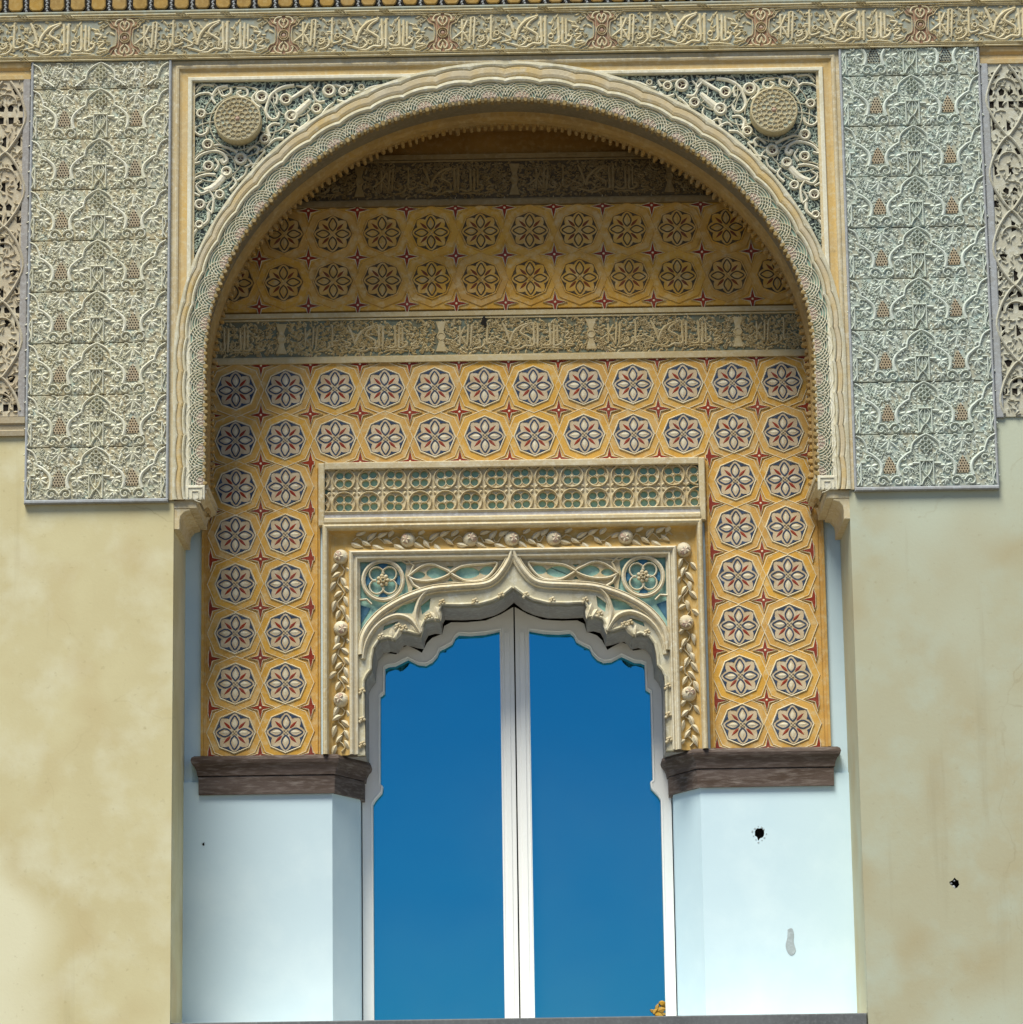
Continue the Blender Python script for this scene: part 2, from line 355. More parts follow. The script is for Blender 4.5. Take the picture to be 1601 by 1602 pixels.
# masonry behind the recess, above and round the window
t = thing('recess_wall', 'plain white inner wall strips beside the ornamented recess facing', 'wall', 0, -784, -180)
for s in (-1, 1):
    mb = MB(); box(mb, min(s * 560, s * 300), max(s * 560, s * 300), -420, 280, -300, -180); at0('side_wall', mb, 'white_paint', t)
mb = MB(); box(mb, -300, 300, 20, 280, -300, -180); at0('wall_over_window', mb, 'ochre_shaded', t)
mb = MB(); box(mb, -560, 560, 280, 760, -300, -180); at0('tympanum_wall', mb, 'ochre_shaded', t)
mb = MB(); box(mb, -560, 560, -840, 760, -420, -335); at0('room_backing', mb, 'dark_room', t)
mb = MB(); box(mb, -529, 529, 685, 1150, -300, -131); at0('recess_ceiling', mb, 'ochre_shaded', t)  # ceiling set low so it blocks light from the wall top

# white piers under the ledges, with a splayed inner face
for side, label in ((-1, 'plain white pier below the ledge, left of the window'), (1, 'white pier with a dark hole and a grey smear, right of the window')):
    t = thing('white_pier', label, 'pier', side * 410, -790, -172, 'white piers below the ledges')
    plan = [(-560, -172), (-292.5, -172), (-253, -256), (-253, -330), (-560, -330)]
    plan = [(side * -u, d) for u, d in plan]
    holes = [blob(384, -491, 8.5, 13, 5, 1.25)] if side > 0 else [blob(-497, -494, 2.2, 7, 9, 1.4)]
    mb = MB(); n = len(plan)
    mb.add([(u, -840, d) for u, d in plan] + [(u, -395, d) for u, d in plan], [(i, (i + 1) % n, n + (i + 1) % n, n + i) for i in range(n) if i != 0])
    a, b2 = sorted((plan[0][0], plan[1][0]))
    pierced(mb, [(a, -840), (b2, -840), (b2, -395), (a, -395)], holes, -172, -182, 0, 1)
    for h in holes: mb.add([(x, y, -182) for x, y in h], [tuple(range(len(h)))], 1)
    at0('pier_shaft', mb, ['white_paint', 'hole'], t)
    hx, hy, hr = (384, -491, 10) if side > 0 else (-497, -494, 3)
    mb = MB(); qq = random.Random(2)
    for k in range(11):
        a = k * .57; prism(mb, blob(hx + hr * cos(a) * qq.uniform(.85, 1.15), hy + hr * 1.2 * sin(a) * qq.uniform(.85, 1.15), qq.uniform(.12, .26) * hr, 6, k), -173, -171.4, .3)
    at0('chipped_edge', mb, 'patch', t, kind='stuff')
    if side > 0:
        mb = MB(); prism(mb, smooth([(424, -642), (431, -640), (434, -650), (433, -662), (436, -676), (430, -683), (424, -680), (420, -668), (423, -655), (424, -642)], 3)[:-1], -173, -171.2, .6)
        at0('mortar_smear', mb, 'patch', t, label='smooth grey mortar smear on the white paint')

# sill
t = thing('sill', 'grey metal sill along the foot of the recess', 'sill', 0, -800, -90)
mb = MB(); box(mb, -528, 528, -812, -786, -335, -8); at0('sill_slab', mb, 'sill_bounce', t)  # unseen pale top, added to bounce light up onto the window
mb = MB(); box(mb, -528, 528, -812, -784, -14, -6, 1.5); at0('metal_edge', mb, 'sill_metal', t)

# ================================================================== LEDGES (dark moulded imposts)
for side, label in ((-1, 'dark brown moulded stone ledge left of the window'), (1, 'dark brown moulded stone ledge right of the window')):
    t = thing('stone_ledge', label, 'ledge', side * 400, -414, -172, 'dark moulded ledges at the window sides')
    # plan line of the pier face; profile projects from it
    line = [(-498, -178), (-498, -172), (-292.5, -172), (-253, -256), (-253, -292)]
    line = [(-x, y) for x, y in line]            # right-hand side, u positive, walking towards the centre
    def off(o):
        return offset(line, -o)
    def band(name, prof):
        mb = MB(); cs = []
        for o, v in prof:
            cs.append([(u * side, v, d) for u, d in off(o)])
        loft(mb, cs)
        mb.f.append(tuple(len(mb.v) - (len(prof) - k) * 5 for k in range(len(prof)))); mb.m.append(0)
        mb.f.append(tuple(len(mb.v) - (len(prof) - k) * 5 + 4 for k in range(len(prof)))); mb.m.append(0)
        at0(name, mb, 'dark_brown', t)
    band('top_moulding', [(0, -355), (13, -355), (17, -357.5), (18.5, -362), (17, -367), (13, -371.5), (10, -378), (8.5, -386), (0, -386)])
    band('lower_fascia', [(0, -387.2), (6.5, -387.2), (7, -389), (6.5, -416), (0, -416)])

# ================================================================== ROSETTE PANELS in the recess
def octo(R): return [(R * cos(i * pi / 4), R * sin(i * pi / 4)) for i in range(8)]
D0 = -177.0
def make_rosette_meshes(dim):
    OC = dict(rosette_ground='ochre', rim_cream='ochre', blue_paint='brown_shaded', petal_cream='pale_shaded', red_paint='red_shaded', terracotta='pale_shaded')  # dim set puts the shade under the arch into the colours
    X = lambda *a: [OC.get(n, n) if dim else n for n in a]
    mb = MB(); prism(mb, octo(33), 0, 1.2, 0, 0)
    ribbon(mb, octo(33.4), 2.8, 1.7, 0.6, True, ROUND, 1)
    ribbon(mb, octo(31.4), 1.2, .6, 0.9, True, ROUND, 2)
    base = mb.mesh('rosette', X('rosette_ground', 'rim_cream', 'blue_paint'))
    mb = MB(); out = smooth([(5, 0), (10, 4.6), (16, 6.4), (21, 4.6), (27, 0), (21, -4.6), (16, -6.4), (10, -4.6), (5, 0)], 3)[:-1]
    ribbon(mb, out, 2.3, .8, 1.1, True, FLAT, 1); leaf(mb, 7.5, 0, 14, 6.4, 0, .8, 1.2, 0)
    petal = mb.mesh('petal', X('petal_cream', 'blue_paint'))
    mb = MB(); leaf(mb, 8, 0, 17, 5.2, 0, .7, 1.1, 0); red = mb.mesh('narrow_leaf', X('red_paint'))
    mb = MB()
    for i in range(8):
        a = (i + .5) * pi / 4; r = 30.2
        c, s_ = cos(a), sin(a)
        tri = [(-8, 0), (8, 0), (3, -2.0), (0, -4.6), (-3, -2.0)]
        P = [(c * (28.6 + y) - s_ * x, s_ * (28.6 + y) + c * x) for x, y in tri]
        prism(mb, P, .9, 1.9, 0, 0)
    acc = mb.mesh('corner_accents', X('blue_paint'))
    mb = MB()
    for x, y in ((0, 0), (2.6, 2.6), (-2.6, 2.6), (2.6, -2.6), (-2.6, -2.6)): dome(mb, x, y, 1.7, 1.6, 1.1, 6, 2)
    boss = mb.mesh('centre_knobs', X('terracotta'))
    mb = MB(); sweep(mb, octo(33.8), [(0, 0), (-.5, .9), (-11.3, .9), (-12.2, 0)], True, [0, 0, 0]); strap = mb.mesh('strap_ring', 'ochre')
    mb = MB(); ribbon(mb, octo(45.4), 1.5, .7, .7, True); line = mb.mesh('strap_line', X('rim_cream'))
    return base, petal, red, acc, boss, strap, line
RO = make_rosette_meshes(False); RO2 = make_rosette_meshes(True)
mb = MB(); st = []
for i in range(8):
    r = 16 if i % 2 == 0 else 4.4; st.append((r * cos(i * pi / 4), r * sin(i * pi / 4)))
prism(mb, st, 0, 1.6, .3, 0); ribbon(mb, [(x * 1.22, y * 1.22) for x, y in st], 2.4, 1.9, 0, True, ROUND, 1)
dome(mb, 0, 0, 2.2, 1.2, 1.3, 8, 2, 1, 1)
STAR = mb.mesh('star', ['red_paint', 'rim_cream'])
def cut_poly(P, lim):
    out = []
    for i in range(len(P)):
        a, b_ = P[i], P[(i + 1) % len(P)]
        if a[0] >= lim: out.append(a)
        if (a[0] >= lim) != (b_[0] >= lim):
            k = (lim - a[0]) / (b_[0] - a[0]); out.append((lim, a[1] + k * (b_[1] - a[1])))
    return out
def half_star(lim):
    mb = MB(); p = cut_poly(st, lim); prism(mb, p, 0, 1.6, 0, 0); p = cut_poly([(x * 1.22, y * 1.22) for x, y in st], lim); ribbon(mb, p, 2.2, 1.9, 0, True, ROUND, 1)
    return mb.mesh('half_star', ['red_paint', 'rim_cream'])
HSTAR = {1: half_star(-2.5), 2: half_star(-6)}
cut = MB()
def rosette_field(t, pts, stars, RO=RO):
    for k, (u, v, par) in enumerate(pts):
        ju, jv = RNG.uniform(-.7, .7), RNG.uniform(-.7, .7)
        r = part('rosette', RO[0], t, u + ju, v + jv, D0 + 1.0, rot=RNG.uniform(-.02, .02))
        for i in range(4):
            sub('petal', RO[1], r, 0, 0, 0, i * pi / 2); sub('narrow_leaf', RO[2], r, 0, 0, 0, (i + .5) * pi / 2)
        sub('corner_accents', RO[3], r); sub('centre_knobs', RO[4], r)
        s_ = part('strap_ring', RO[5], t, u, v, D0 + (0.2 if par else 0.6)); sub('strap_line', RO[6], s_)
    for u, v in stars:
        if t['category'] and 'dim' not in t['label'] and abs(u) > 480: part('half_star', HSTAR[1], t, u, v, D0 + .6, sx=1 if u < 0 else -1)
        elif 'dim' not in t['label'] and 300 < abs(u) < 340 and v < 126: part('half_star', HSTAR[2], t, u, v, D0 + .6, sx=-1 if u < 0 else 1)
        else: part('star', STAR, t, u, v, D0 + .6)
ROWS = [248, 164, 85, 6.5, -74, -154, -237, -315.5]
CU = [-448 + 81 * k for k in range(12)]
t = thing('rosette_panel', 'ochre panel of blue and red rosettes framing the window on three sides', 'wall panel', 0, -353, -178)
mb = MB()
mb.v += []; prism(mb, [(-503, -353), (-311, -353), (-311, 119), (311, 119), (311, -353), (503, -353), (503, 290), (-503, 290)], -182, D0, .8)
at0('ochre_ground', mb, 'ochre', t)
P = [(CU[k], v, (k + j) % 2) for j, v in enumerate(ROWS) for k in range(12) if j < 2 or k in (0, 1, 10, 11)]
Q = []
for j in range(9):
    vv = 289 if j == 0 else ((ROWS[j - 1] + ROWS[j]) / 2 if j < 8 else -354)
    for k in range(13):
        uu = CU[0] - 40.5 + 81 * k
        if j <= 2 or k in (0, 1, 2, 10, 11, 12):
            if abs(uu) < 494: Q.append((uu, vv))
rosette_field(t, P, Q)
for s in (-1, 1):
    for u_, v_, w_ in ((500.5, 288, 5), (317, 117, 4), (492.5, 288, 1.2)):
        mb = MB(); ribbon(mb, [(s * u_, -352), (s * u_, v_)], w_, 3 if w_ > 2 else 1.5, D0, False, FLAT); at0('edge_strip', mb, 'ochre', t)
# upper field
t = thing('rosette_panel', 'dim ochre rosette panel under the arch, shadow worked into its colours', 'wall panel', 0, 383, -178)
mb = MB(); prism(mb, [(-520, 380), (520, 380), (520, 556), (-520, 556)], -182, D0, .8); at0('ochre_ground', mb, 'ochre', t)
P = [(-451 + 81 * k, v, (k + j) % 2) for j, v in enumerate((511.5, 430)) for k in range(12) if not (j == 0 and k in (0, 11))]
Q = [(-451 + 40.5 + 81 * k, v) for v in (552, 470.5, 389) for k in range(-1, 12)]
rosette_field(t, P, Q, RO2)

# ================================================================== INSCRIPTIONS
def LP(pts): return [((x - 787.5) * .1803, -(y + (x - 787.5) * .0175 - 292) * .1855) for x, y in pts]
STROKES = [([(250, 185), (252, 290), (248, 402)], 5), ([(300, 195), (255, 292), (215, 330), (165, 368)], 5), ([(252, 292), (285, 345), (312, 402)], 5),
    ([(332, 168), (326, 280), (318, 402)], 5), ([(366, 166), (358, 290), (350, 412)], 5), ([(432, 328), (442, 368), (402, 392), (388, 372)], 5),
    ([(470, 338), (486, 385), (445, 428), (388, 440)], 5), ([(510, 150), (512, 260), (510, 372), (560, 372), (602, 350)], 5),
    ([(590, 312), (650, 342), (684, 372), (600, 395)], 5), ([(655, 150), (690, 230), (728, 372)], 6), ([(728, 372), (756, 275), (830, 192), (932, 152)], 7),
    ([(782, 338), (822, 388), (765, 430), (700, 415), (635, 398)], 5), ([(922, 165), (858, 208), (830, 262), (884, 300), (922, 330), (918, 384)], 6),
    ([(955, 158), (957, 280), (955, 402), (880, 408), (820, 440), (745, 440)], 6), ([(996, 154), (994, 290), (990, 424)], 6),
    ([(1018, 436), (1120, 428), (1232, 440)], 4), ([(1018, 384), (1055, 404), (1112, 392), (1112, 280), (1112, 165)], 6),
    ([(1150, 168), (1150, 290), (1148, 402), (1208, 386), (1226, 348), (1188, 336)], 6), ([(1182, 180), (1182, 280), (1180, 372)], 5),
    ([(1262, 322), (1316, 328), (1268, 380), (1345, 394), (1250, 424)], 5), ([(1230, 250), (1290, 262), (1262, 300)], 6)]
LOOPS = [(560, 312, 20), (850, 372, 18), (1042, 342, 21), (414, 352, 12)]
def lettering(h):
    mb = MB()
    for p, w in STROKES:
        q = smooth(LP(p), 4); n = len(q); ribbon(mb, q, [w * .86 * (.6 + .45 * sin(pi * (.15 + .75 * i / (n - 1)))) for i in range(n)], h, 0)
    for x, y, r in LOOPS:
        (cx, cy), = LP([(x, y)]); ribbon(mb, circle(cx, cy, r * .18, 10), 2.8, h * .9, 0, True)
    return mb
def letter_filler(n, seed, h, hw=100, hh=26, dense=1.0):
    q = random.Random(seed); mb = MB(); got = []
    while len(got) < n:
        x, y = q.uniform(-hw, hw), q.uniform(-hh, hh)
        if any(hypot(x - a, y - c) < 4.3 / dense for a, c in got):
            if q.random() < .97: continue
        got.append((x, y)); k = q.random()
        if k < .55: leaf(mb, x - 3, y, q.uniform(7, 12), q.uniform(4.2, 6.5), q.uniform(0, 6.28), h, 0, 0, q.uniform(-.5, .5), 3)
        elif k < .85: ribbon(mb, spiral(x, y, 1, 4.2, q.uniform(0, 360), q.uniform(400, 720), 8), 2.0, h, 0)
        else: dome(mb, x, y, 2.4, h, 0, 6, 2)
    return mb
def cartouche_outline(L, H):
    P = []
    for s in (1, -1):
        a = [(s * (L - 26), s * -H), (s * (L - 20), s * -(H - 4)), (s * (L - 15), s * -(H - 6)), (s * (L - 10), s * -(H - 14)), (s * (L - 3), s * -(H - 17)), (s * (L - 1), s * -8)]
        P += a + [(x, -y) for x, y in a[::-1]]
    return smooth(P + [P[0]], 2)[:-1]
LET = lettering(3.2).mesh('lettering', 'letter'); FIL = letter_filler(190, 3, 2.2, 108, 28, 1.1).mesh('vine_filling', 'letter_fill')
mb = MB(); ribbon(mb, cartouche_outline(116, 31), 1.8, 3.2, 0, True); ribbon(mb, cartouche_outline(120, 34.5), 1.4, 3.0, 0, True)
CART = mb.mesh('cartouche_border', 'letter')
mb = MB()
for r, w in ((8.5, 1.8), (5.2, 1.4)): ribbon(mb, circle(0, 0, r, 18), w, 3.4, 0, True)
dome(mb, 0, 0, 3.4, 2.5, 0, 12, 3, 1, 1)
for sv in (-1, 1):
    for su in (-1, 1):
        q = [(su * 1, sv * 12), (su * 6, sv * 17), (su * 7, sv * 23), (su * 3, sv * 27), (su * 1.5, sv * 22)]
        ribbon(mb, smooth(q, 3), 3.4, 3.2, 0)
        ribbon(mb, smooth([(su * 3, sv * 31), (su * 12, sv * 29), (su * 15, sv * 22), (su * 12, sv * 20)], 3), 3.6, 3, 0)
        leaf(mb, su * 13, sv * 30, 12, 4, 0 if su > 0 else pi, 2.6, 0)
    leaf(mb, 0, sv * 15, 10, 5, sv * pi / 2, 3, 0)
MED = mb.mesh('knot_roundel', ['letter', 'pome_red'])
mb = MB(); prism(mb, [(-16, 33), (-26, 22), (-12, 10), (-10, 0), (-12, -10), (-26, -22), (-16, -33), (16, -33), (26, -22), (12, -10), (10, 0), (12, 10), (26, 22), (16, 33)], -1, .5)
MEDG = mb.mesh('red_ground', 'red_ground')
t = thing('inscription_frieze', 'long carved frieze of golden letters above the arch', 'frieze', 0, 753, 6)
mb = MB(); box(mb, -1150, 1150, 752, 832, -2, 8); at0('frieze_ground', mb, 'frieze_ground', t)
mb = MB()
for v, w in ((829, 3), (824.5, 1.8), (757.5, 1.8), (753.5, 3)):
    mb = MB(); ribbon(mb, [(-1150, v), (1150, v)], w, 4, 7.6, False, ROUND); at0('border_line', mb, 'letter', t)
mb = MB()
for o in (-3, 2, 7): ribbon(mb, [(o - 7, 3.5), (o - 2, 2.5), (o + 3, -2.5), (o + 8, -3.5)], 1.6, 5, 0)
KN = mb.mesh('border_knot', 'letter')
for k in range(-4, 4):
    for fx in (.36, .64):
        for vv in (827, 755.5): part('border_knot', KN, t, -99.7 + 256.6 * (k + fx), vv, 8)
for k in range(-3, 4):
    c = -99.7 + 256.6 * (k + .5)
    cg = part('cartouche_border', CART, t, c, 791, 8); sub('lettering', LET, cg); sub('vine_filling', FIL, cg, kind='stuff')
for k in range(-2, 4):
    m_ = part('knot_roundel', MED, t, -99.7 + 256.6 * k, 790.5, 8.2); sub('red_ground', MEDG, m_)
# bands inside the recess
def recess_band(label, v0, v1, joints, gmat, lmat, seed, lipm):
    t = thing('inscription_band', label, 'frieze', 0, v0, -178)
    c = (v0 + v1) / 2; H = (v1 - v0) / 2
    mb = MB(); box(mb, -530, 530, v0 - 14, v1 + 14, -182, D0); at0('band_ground', mb, gmat, t)
    mb = MB()
    for vv, w, h in ((v1 + 9, 9, 5), (v1 + 2, 3, 3), (v0 - 3, 3, 3), (v0 - 9, 10, 6)):
        mb = MB(); ribbon(mb, [(-530, vv), (530, vv)], w, h, D0 - .5, False, FLAT); at0('border_moulding', mb, lipm, t)
    L2 = lettering(3.4).mesh('lettering', lmat); F2 = letter_filler(640, seed, 2.8, 127, 33, 1.65).mesh('vine_filling', lmat)
    for a, b2 in zip(joints[:-1], joints[1:]):
        mid = (a + b2) / 2
        p = part('lettering', L2, t, mid, c, D0 - .2, sx=.95, sz=H / 36); q = sub('vine_filling', F2, p, kind='stuff')
    mb = MB()
    for a in joints[1:-1]:
        mb = MB(); prism(mb, [(a - 9, v0 + 4), (a + 9, v0 + 4), (a + 4, c - 9), (a + 8, c), (a + 4, c + 9), (a + 9, v1 - 4), (a - 9, v1 - 4), (a - 4, c + 9), (a - 8, c), (a - 4, c - 9)], D0 - 1, D0 + 2.6, .8)
        ribbon(mb, circle(a, c, 6, 14), 2, 1.5, D0 + 2.3, True); at0('joint_block', mb, lmat, t)
    return t
t = recess_band('beige lettered band with blue-green gaps across the middle of the recess', 304, 363, [-620, -374, -112, 133.6, 374, 620], 'teal_ground', 'band_beige', 11, 'band_beige')
mb = MB(); prism(mb, blob(-42, 357, 5.5, 11, 21, 1.7), D0 - 1, D0 + 4.6, 0); at0('broken_hole', mb, 'hole', t, label='small black hole broken in the band')
recess_band('lettered band at the top of the recess, coloured dark to imitate deep shade', 570, 632, [-500, -245, 11.7, 268, 520], 'brown_shaded', 'band_shaded', 12, 'band_shaded')

# ================================================================== QUATREFOIL FRIEZE
t = thing('quatrefoil_frieze', 'pierced stone band of quatrefoils over teal, above the window', 'frieze', 0, 38, -178)
mb = MB(); box(mb, -311, 311, 36, 118, -182, -179.5); at0('teal_backing', mb, 'teal', t)
def quatre(rot, half=0):
    HS = [circle(9.6 * cos(rot + pi / 4 + k * pi / 2), 9.6 * sin(rot + pi / 4 + k * pi / 2), 6.1, 12) for k in range(4)]
    mb = MB(); pierced(mb, [(-20.5, -19.4), (20.5, -19.4), (20.5, 19.4), (-20.5, 19.4)], HS, -3, -10)
    ribbon(mb, circle(0, 0, 18, 24), 3.0, 5.5, -3.1, True)
    for h in HS: ribbon(mb, offset(h, -.9, True), 1.6, 1.8, -3.1, True)
    dome(mb, 0, 0, 2.8, 3, -3.2, 8, 3)
    for su in (-1, 1):
        for sv in (-1, 1): leaf(mb, su * 19, sv * 18, 7, 5, atan2(-sv, -su), 2, -1.6)
    if half: clip(mb, lambda x, y: x * half > -1)
    return mb.mesh('quatrefoil', 'stone')
QF = [quatre(0), quatre(.12), quatre(-.1)]
QL, QR = quatre(0, 1), quatre(0, -1)
for j, v in enumerate((94.8, 55.6)):
    for k in range(-1, 15):
        u = -272 + 41.08 * k
        if k == 14: u -= 1
        part('quatrefoil', QL if k == -1 else QR if k == 14 else QF[(k * 7 + j * 3) % 3], t, u, v, -169.6)
for s in (-1, 1):
    mb = MB(); box(mb, *sorted((s * 303, s * 313)), 17, 121, -182, -163, 1.5); at0('frame_bar', mb, 'stone', t)
mb = MB(); box(mb, -303, 303, 110, 122, -182, -163.6, 1.5); at0('frame_bar', mb, 'stone', t)
mb = MB(); sweep(mb, [(-303, 17), (303, 17)], [(0, -180), (0, -152), (3, -149), (8, -149), (11, -154), (14, -162), (18, -163), (22, -160), (24, -165), (25, -172)], False, [0, 0, 0, 0, 1, 1, 0, 0, 0])
at0('drip_moulding', mb, ['stone', 'stone_grey'], t)

# ================================================================== WINDOW SURROUND
OGEE = [(-1.9, -28.7), (-5.8, -43.3), (-15.3, -59.9), (-29.9, -76.4), (-48.4, -84.0), (-85.4, -86.6), (-126.4, -89.5), (-155.2, -97.3), (-184.0, -109.4), (-212.8, -127.7), (-233.4, -150.2), (-242.7, -170.8), (-244.8, -195)]
RIB2 = [(-134.6, -90.4), (-147.0, -101.6), (-154.3, -118.2), (-156.5, -136.9), (-149.5, -159.9)]
RIB3 = [(-149.6, -162.0), (-163.7, -140.9), (-180.0, -132.8), (-196.4, -134.2), (-214.9, -144.3), (-229.3, -160.7), (-238.6, -181.3), (-242, -201.9)]
EDGE = [(0, -91), (-15.9, -103.7), (-32.4, -111.8), (-55.0, -117.7), (-85.7, -118.7), (-113.4, -117.8), (-117.0, -125.0), (-118.3, -141.7), (-130.0, -140.5), (-141.2, -143.8), (-145.8, -152.6), (-148.6, -166.1), (-158.8, -163.9), (-170.0, -160.6), (-180.2, -159.0), (-185.4, -164.5), (-190.5, -172.3), (-202.8, -169.4), (-215.1, -173.3), (-223.3, -185.6), (-226.5, -202.2), (-227.4, -220.1), (-234.5, -229.0), (-238.5, -238.0), (-239.1, -248.8), (-239, -297.3), (-239, -357)]
FULLEDGE = EDGE[::-1] + mir(EDGE)[1:]
t = thing('window_surround', 'carved late Gothic stone surround with ogee arch and pomegranate garland', 'window surround', 0, -353, -172)
outl = [(-306, -356), (-306, 17), (306, 17), (306, -356)]
mb = MB(); sweep(mb, outl, [(0, -182), (0, -152), (-1.5, -148.5), (-4, -147), (-7, -148.5), (-8.5, -153), (-9.5, -160)], False); at0('outer_moulding', mb, 'stone', t)
mb = MB(); sweep(mb, outl, [(-9.5, -160), (-13, -166), (-18, -168.5), (-34, -168.5), (-39, -166), (-42, -161)], False); at0('gilded_hollow', mb, 'gold_deep', t)
mb = MB(); sweep(mb, outl, [(-42, -161), (-43.5, -155), (-46, -153), (-48.5, -155), (-49.5, -159), (-52, -160), (-53.5, -156.5), (-55.5, -157), (-57, -163), (-60, -167)], False); at0('inner_moulding', mb, 'tracery', t)
# teal ground behind the tracery
mb = MB(); half = [(-250, -30), (-250, -205), (-235, -168)] + [(x, y) for x, y in OGEE[::-1][2:]] + [(0, -30)]
prism(mb, half, -190, -174); prism(mb, mir(half), -190, -174); at0('teal_ground', mb, 'teal', t)
# stone field between rib and opening
H1 = [(-151, -106), (-163, -129), (-193, -127), (-180, -115)]
H2 = [(-133, -104), (-135, -122), (-147, -131), (-149, -116)]
H3 = [(-208, -148), (-190, -142), (-184, -141), (-196, -150), (-210, -156)]
fieldp = [(0, -36)] + [(x, y) for x, y in OGEE[1:]] + [(-252, -205), (-252, -356)] + [(-239, -356)] + EDGE[::-1][1:]
fieldp = [p for i, p in enumerate(fieldp) if i == 0 or hypot(p[0] - fieldp[i - 1][0], p[1] - fieldp[i - 1][1]) > .2]
for f, nm in ((lambda p: p, 'cusped_field'), (mir, 'cusped_field')):
    mb = MB(); pierced(mb, f(fieldp), [f(H1), f(H2), f(H3)], -164, -172, 0, 0, back=-180)
    for h in (H1, H2, H3): mb.add([(x, y, -172) for x, y in f(h)], [tuple(range(len(h)))], 1)
    at0(nm, mb, ['stone_cool', 'teal'], t)
mb = MB(); loft(mb, [[(x, y, -160) for x, y in FULLEDGE], [(x, y, -288) for x, y in FULLEDGE]]); at0('arch_soffit', mb, 'stone_grey', t)
mb = MB()
for s in (-1, 1): mb = MB(); box(mb, *sorted((s * 239.5, s * 330)), -357, -100, -292, -184); at0('jamb_core', mb, 'stone_grey', t)
for f in (lambda p: p, mir):
    mb = MB(); q = smooth(f(OGEE), 4); ribbon(mb, q, 14, 8, -165); ribbon(mb, q, 6, 5, -158.5)
    e = offset(q, 6); ribbon(mb, e, 3, 7, -165); e = offset(q, -6); ribbon(mb, e, 3, 7, -165); at0('ogee_rib', mb, 'tracery', t)
    for R in (RIB2, RIB3):
        mb = MB(); q = smooth(f(R), 4); ribbon(mb, q, 9, 8, -165); ribbon(mb, q, 3.4, 3.5, -158); at0('cusp_rib', mb, 'tracery', t)
    # rolled inner edge of the opening with little flower knobs
    mb = MB(); q = [(x, y) for x, y in offset(EDGE, -3.2)] if f is not mir else mir(offset(EDGE, -3.2)); ribbon(mb, q[:-1], 6.5, 5.5, -165); at0('opening_roll', mb, 'stone_cool', t)
    # cusp leaves
    for (x, y, L, w, a) in ((-126, -117, 27, 12, -1.22), (-135, -126, 20, 10, -1.0), (-152, -138, 30, 13, -1.46), (-166, -146, 22, 10, -1.0), (-180, -147, 28, 12, -1.98), (-196, -152, 22, 10, -1.5)):
        mb = MB(); aa = a; leaf(mb, 0, 0, L, w, aa, 5, 0)
        me = mb.mesh('cusp_leaf', 'tracery'); part('cusp_leaf', me, t, x if f is not mir else -x, y, -163.5, sx=1 if f is not mir else -1)
    sg = 1 if f is mir else -1
    for (x, y) in ((20, -102), (62, -111), (115, -112), (138, -135), (186, -150), (176, -153), (244, -254), (244, -300), (244, -340), (213, -166)):
        mb = MB()
        for k in range(6): dome(mb, 3.6 * cos(k), 3.6 * sin(k * 1.7), 2.7, 3.6, 0, 7, 2)
        part('flower_knob', mb.mesh('flower_knob', 'stone'), t, sg * x, y, -161.5)
    # roundel with flower
    cx, cy = sg * 209.4, -73.5
    mb = MB(); ribbon(mb, circle(0, 0, 32.5, 32), 6, 5, 0, True); ribbon(mb, circle(0, 0, 29.2, 32), 2, 3.5, 0, True)
    r_ = part('roundel', mb.mesh('roundel', 'tracery'), t, cx, cy, -167)
    mb = MB()
    for k in range(4):
        a = k * pi / 2 + pi / 4
        ribbon(mb, [(14.5 * cos(a) + 11.5 * cos(b_), 14.5 * sin(a) + 11.5 * sin(b_)) for b_ in [a - 2.3 + 4.6 * i / 12 for i in range(13)]], 3.2, 4, 0)
    sub('quatrefoil_bars', mb.mesh('quatrefoil_bars', 'tracery'), r_, 0, 0, -1)
    mb = MB()
    for k in range(4): prism(mb, [(cos(k * pi / 2) * 28 - sin(k * pi / 2) * o, sin(k * pi / 2) * 28 + cos(k * pi / 2) * o) for o in (-9, 9)] + [(cos(k * pi / 2) * 15, sin(k * pi / 2) * 15)], -3, -1.8)
    sub('blue_corners', mb.mesh('blue_corners', 'blue_deep'), r_)
    mb = MB(); q = random.Random(4)
    for k in range(7): dome(mb, 7.5 * cos(k * .9), 7.5 * sin(k * .9), 3.6, 5, 0, 8, 3)
    for k in range(6): dome(mb, 3.3 * cos(k * 1.05), 3.3 * sin(k * 1.05), 2.4, 8, 0, 8, 3)
    sub('flower', mb.mesh('flower', 'stone'), r_, 0, 0, .5)
    # stone web with almond openings
    def lens(cx, cy, rx, ry, tilt=0): return [(cx + rx * cos(a) * (1 if abs(cos(a)) < .8 else 1.08), cy + ry * sin(a) + tilt * rx * cos(a)) for a in [i * pi / 9 for i in range(18)]]
    web = [(-174, -34), (-4, -34), (-8, -48), (-20, -66), (-34, -79), (-52, -85), (-86, -88), (-126, -91), (-155, -99), (-168, -102), (-170, -84), (-174, -66), (-172, -52)]
    hs = [lens(-152, -65, 9.5, 6), lens(-123.5, -62, 15, 9.5), lens(-73, -62.5, 18, 9.5), lens(-42, -59, 11.5, 7.5, .12), [(-170, -40), (-158, -40), (-164, -49)], [(-107, -51), (-95, -51), (-101, -56)], [(-106, -76), (-96, -76), (-101, -70)], [(-161, -82), (-155, -90), (-164, -92)]]
    mb = MB(); pierced(mb, f(web), [f(h) for h in hs], -169.5, -175); at0('tracery_web', mb, 'stone', t)
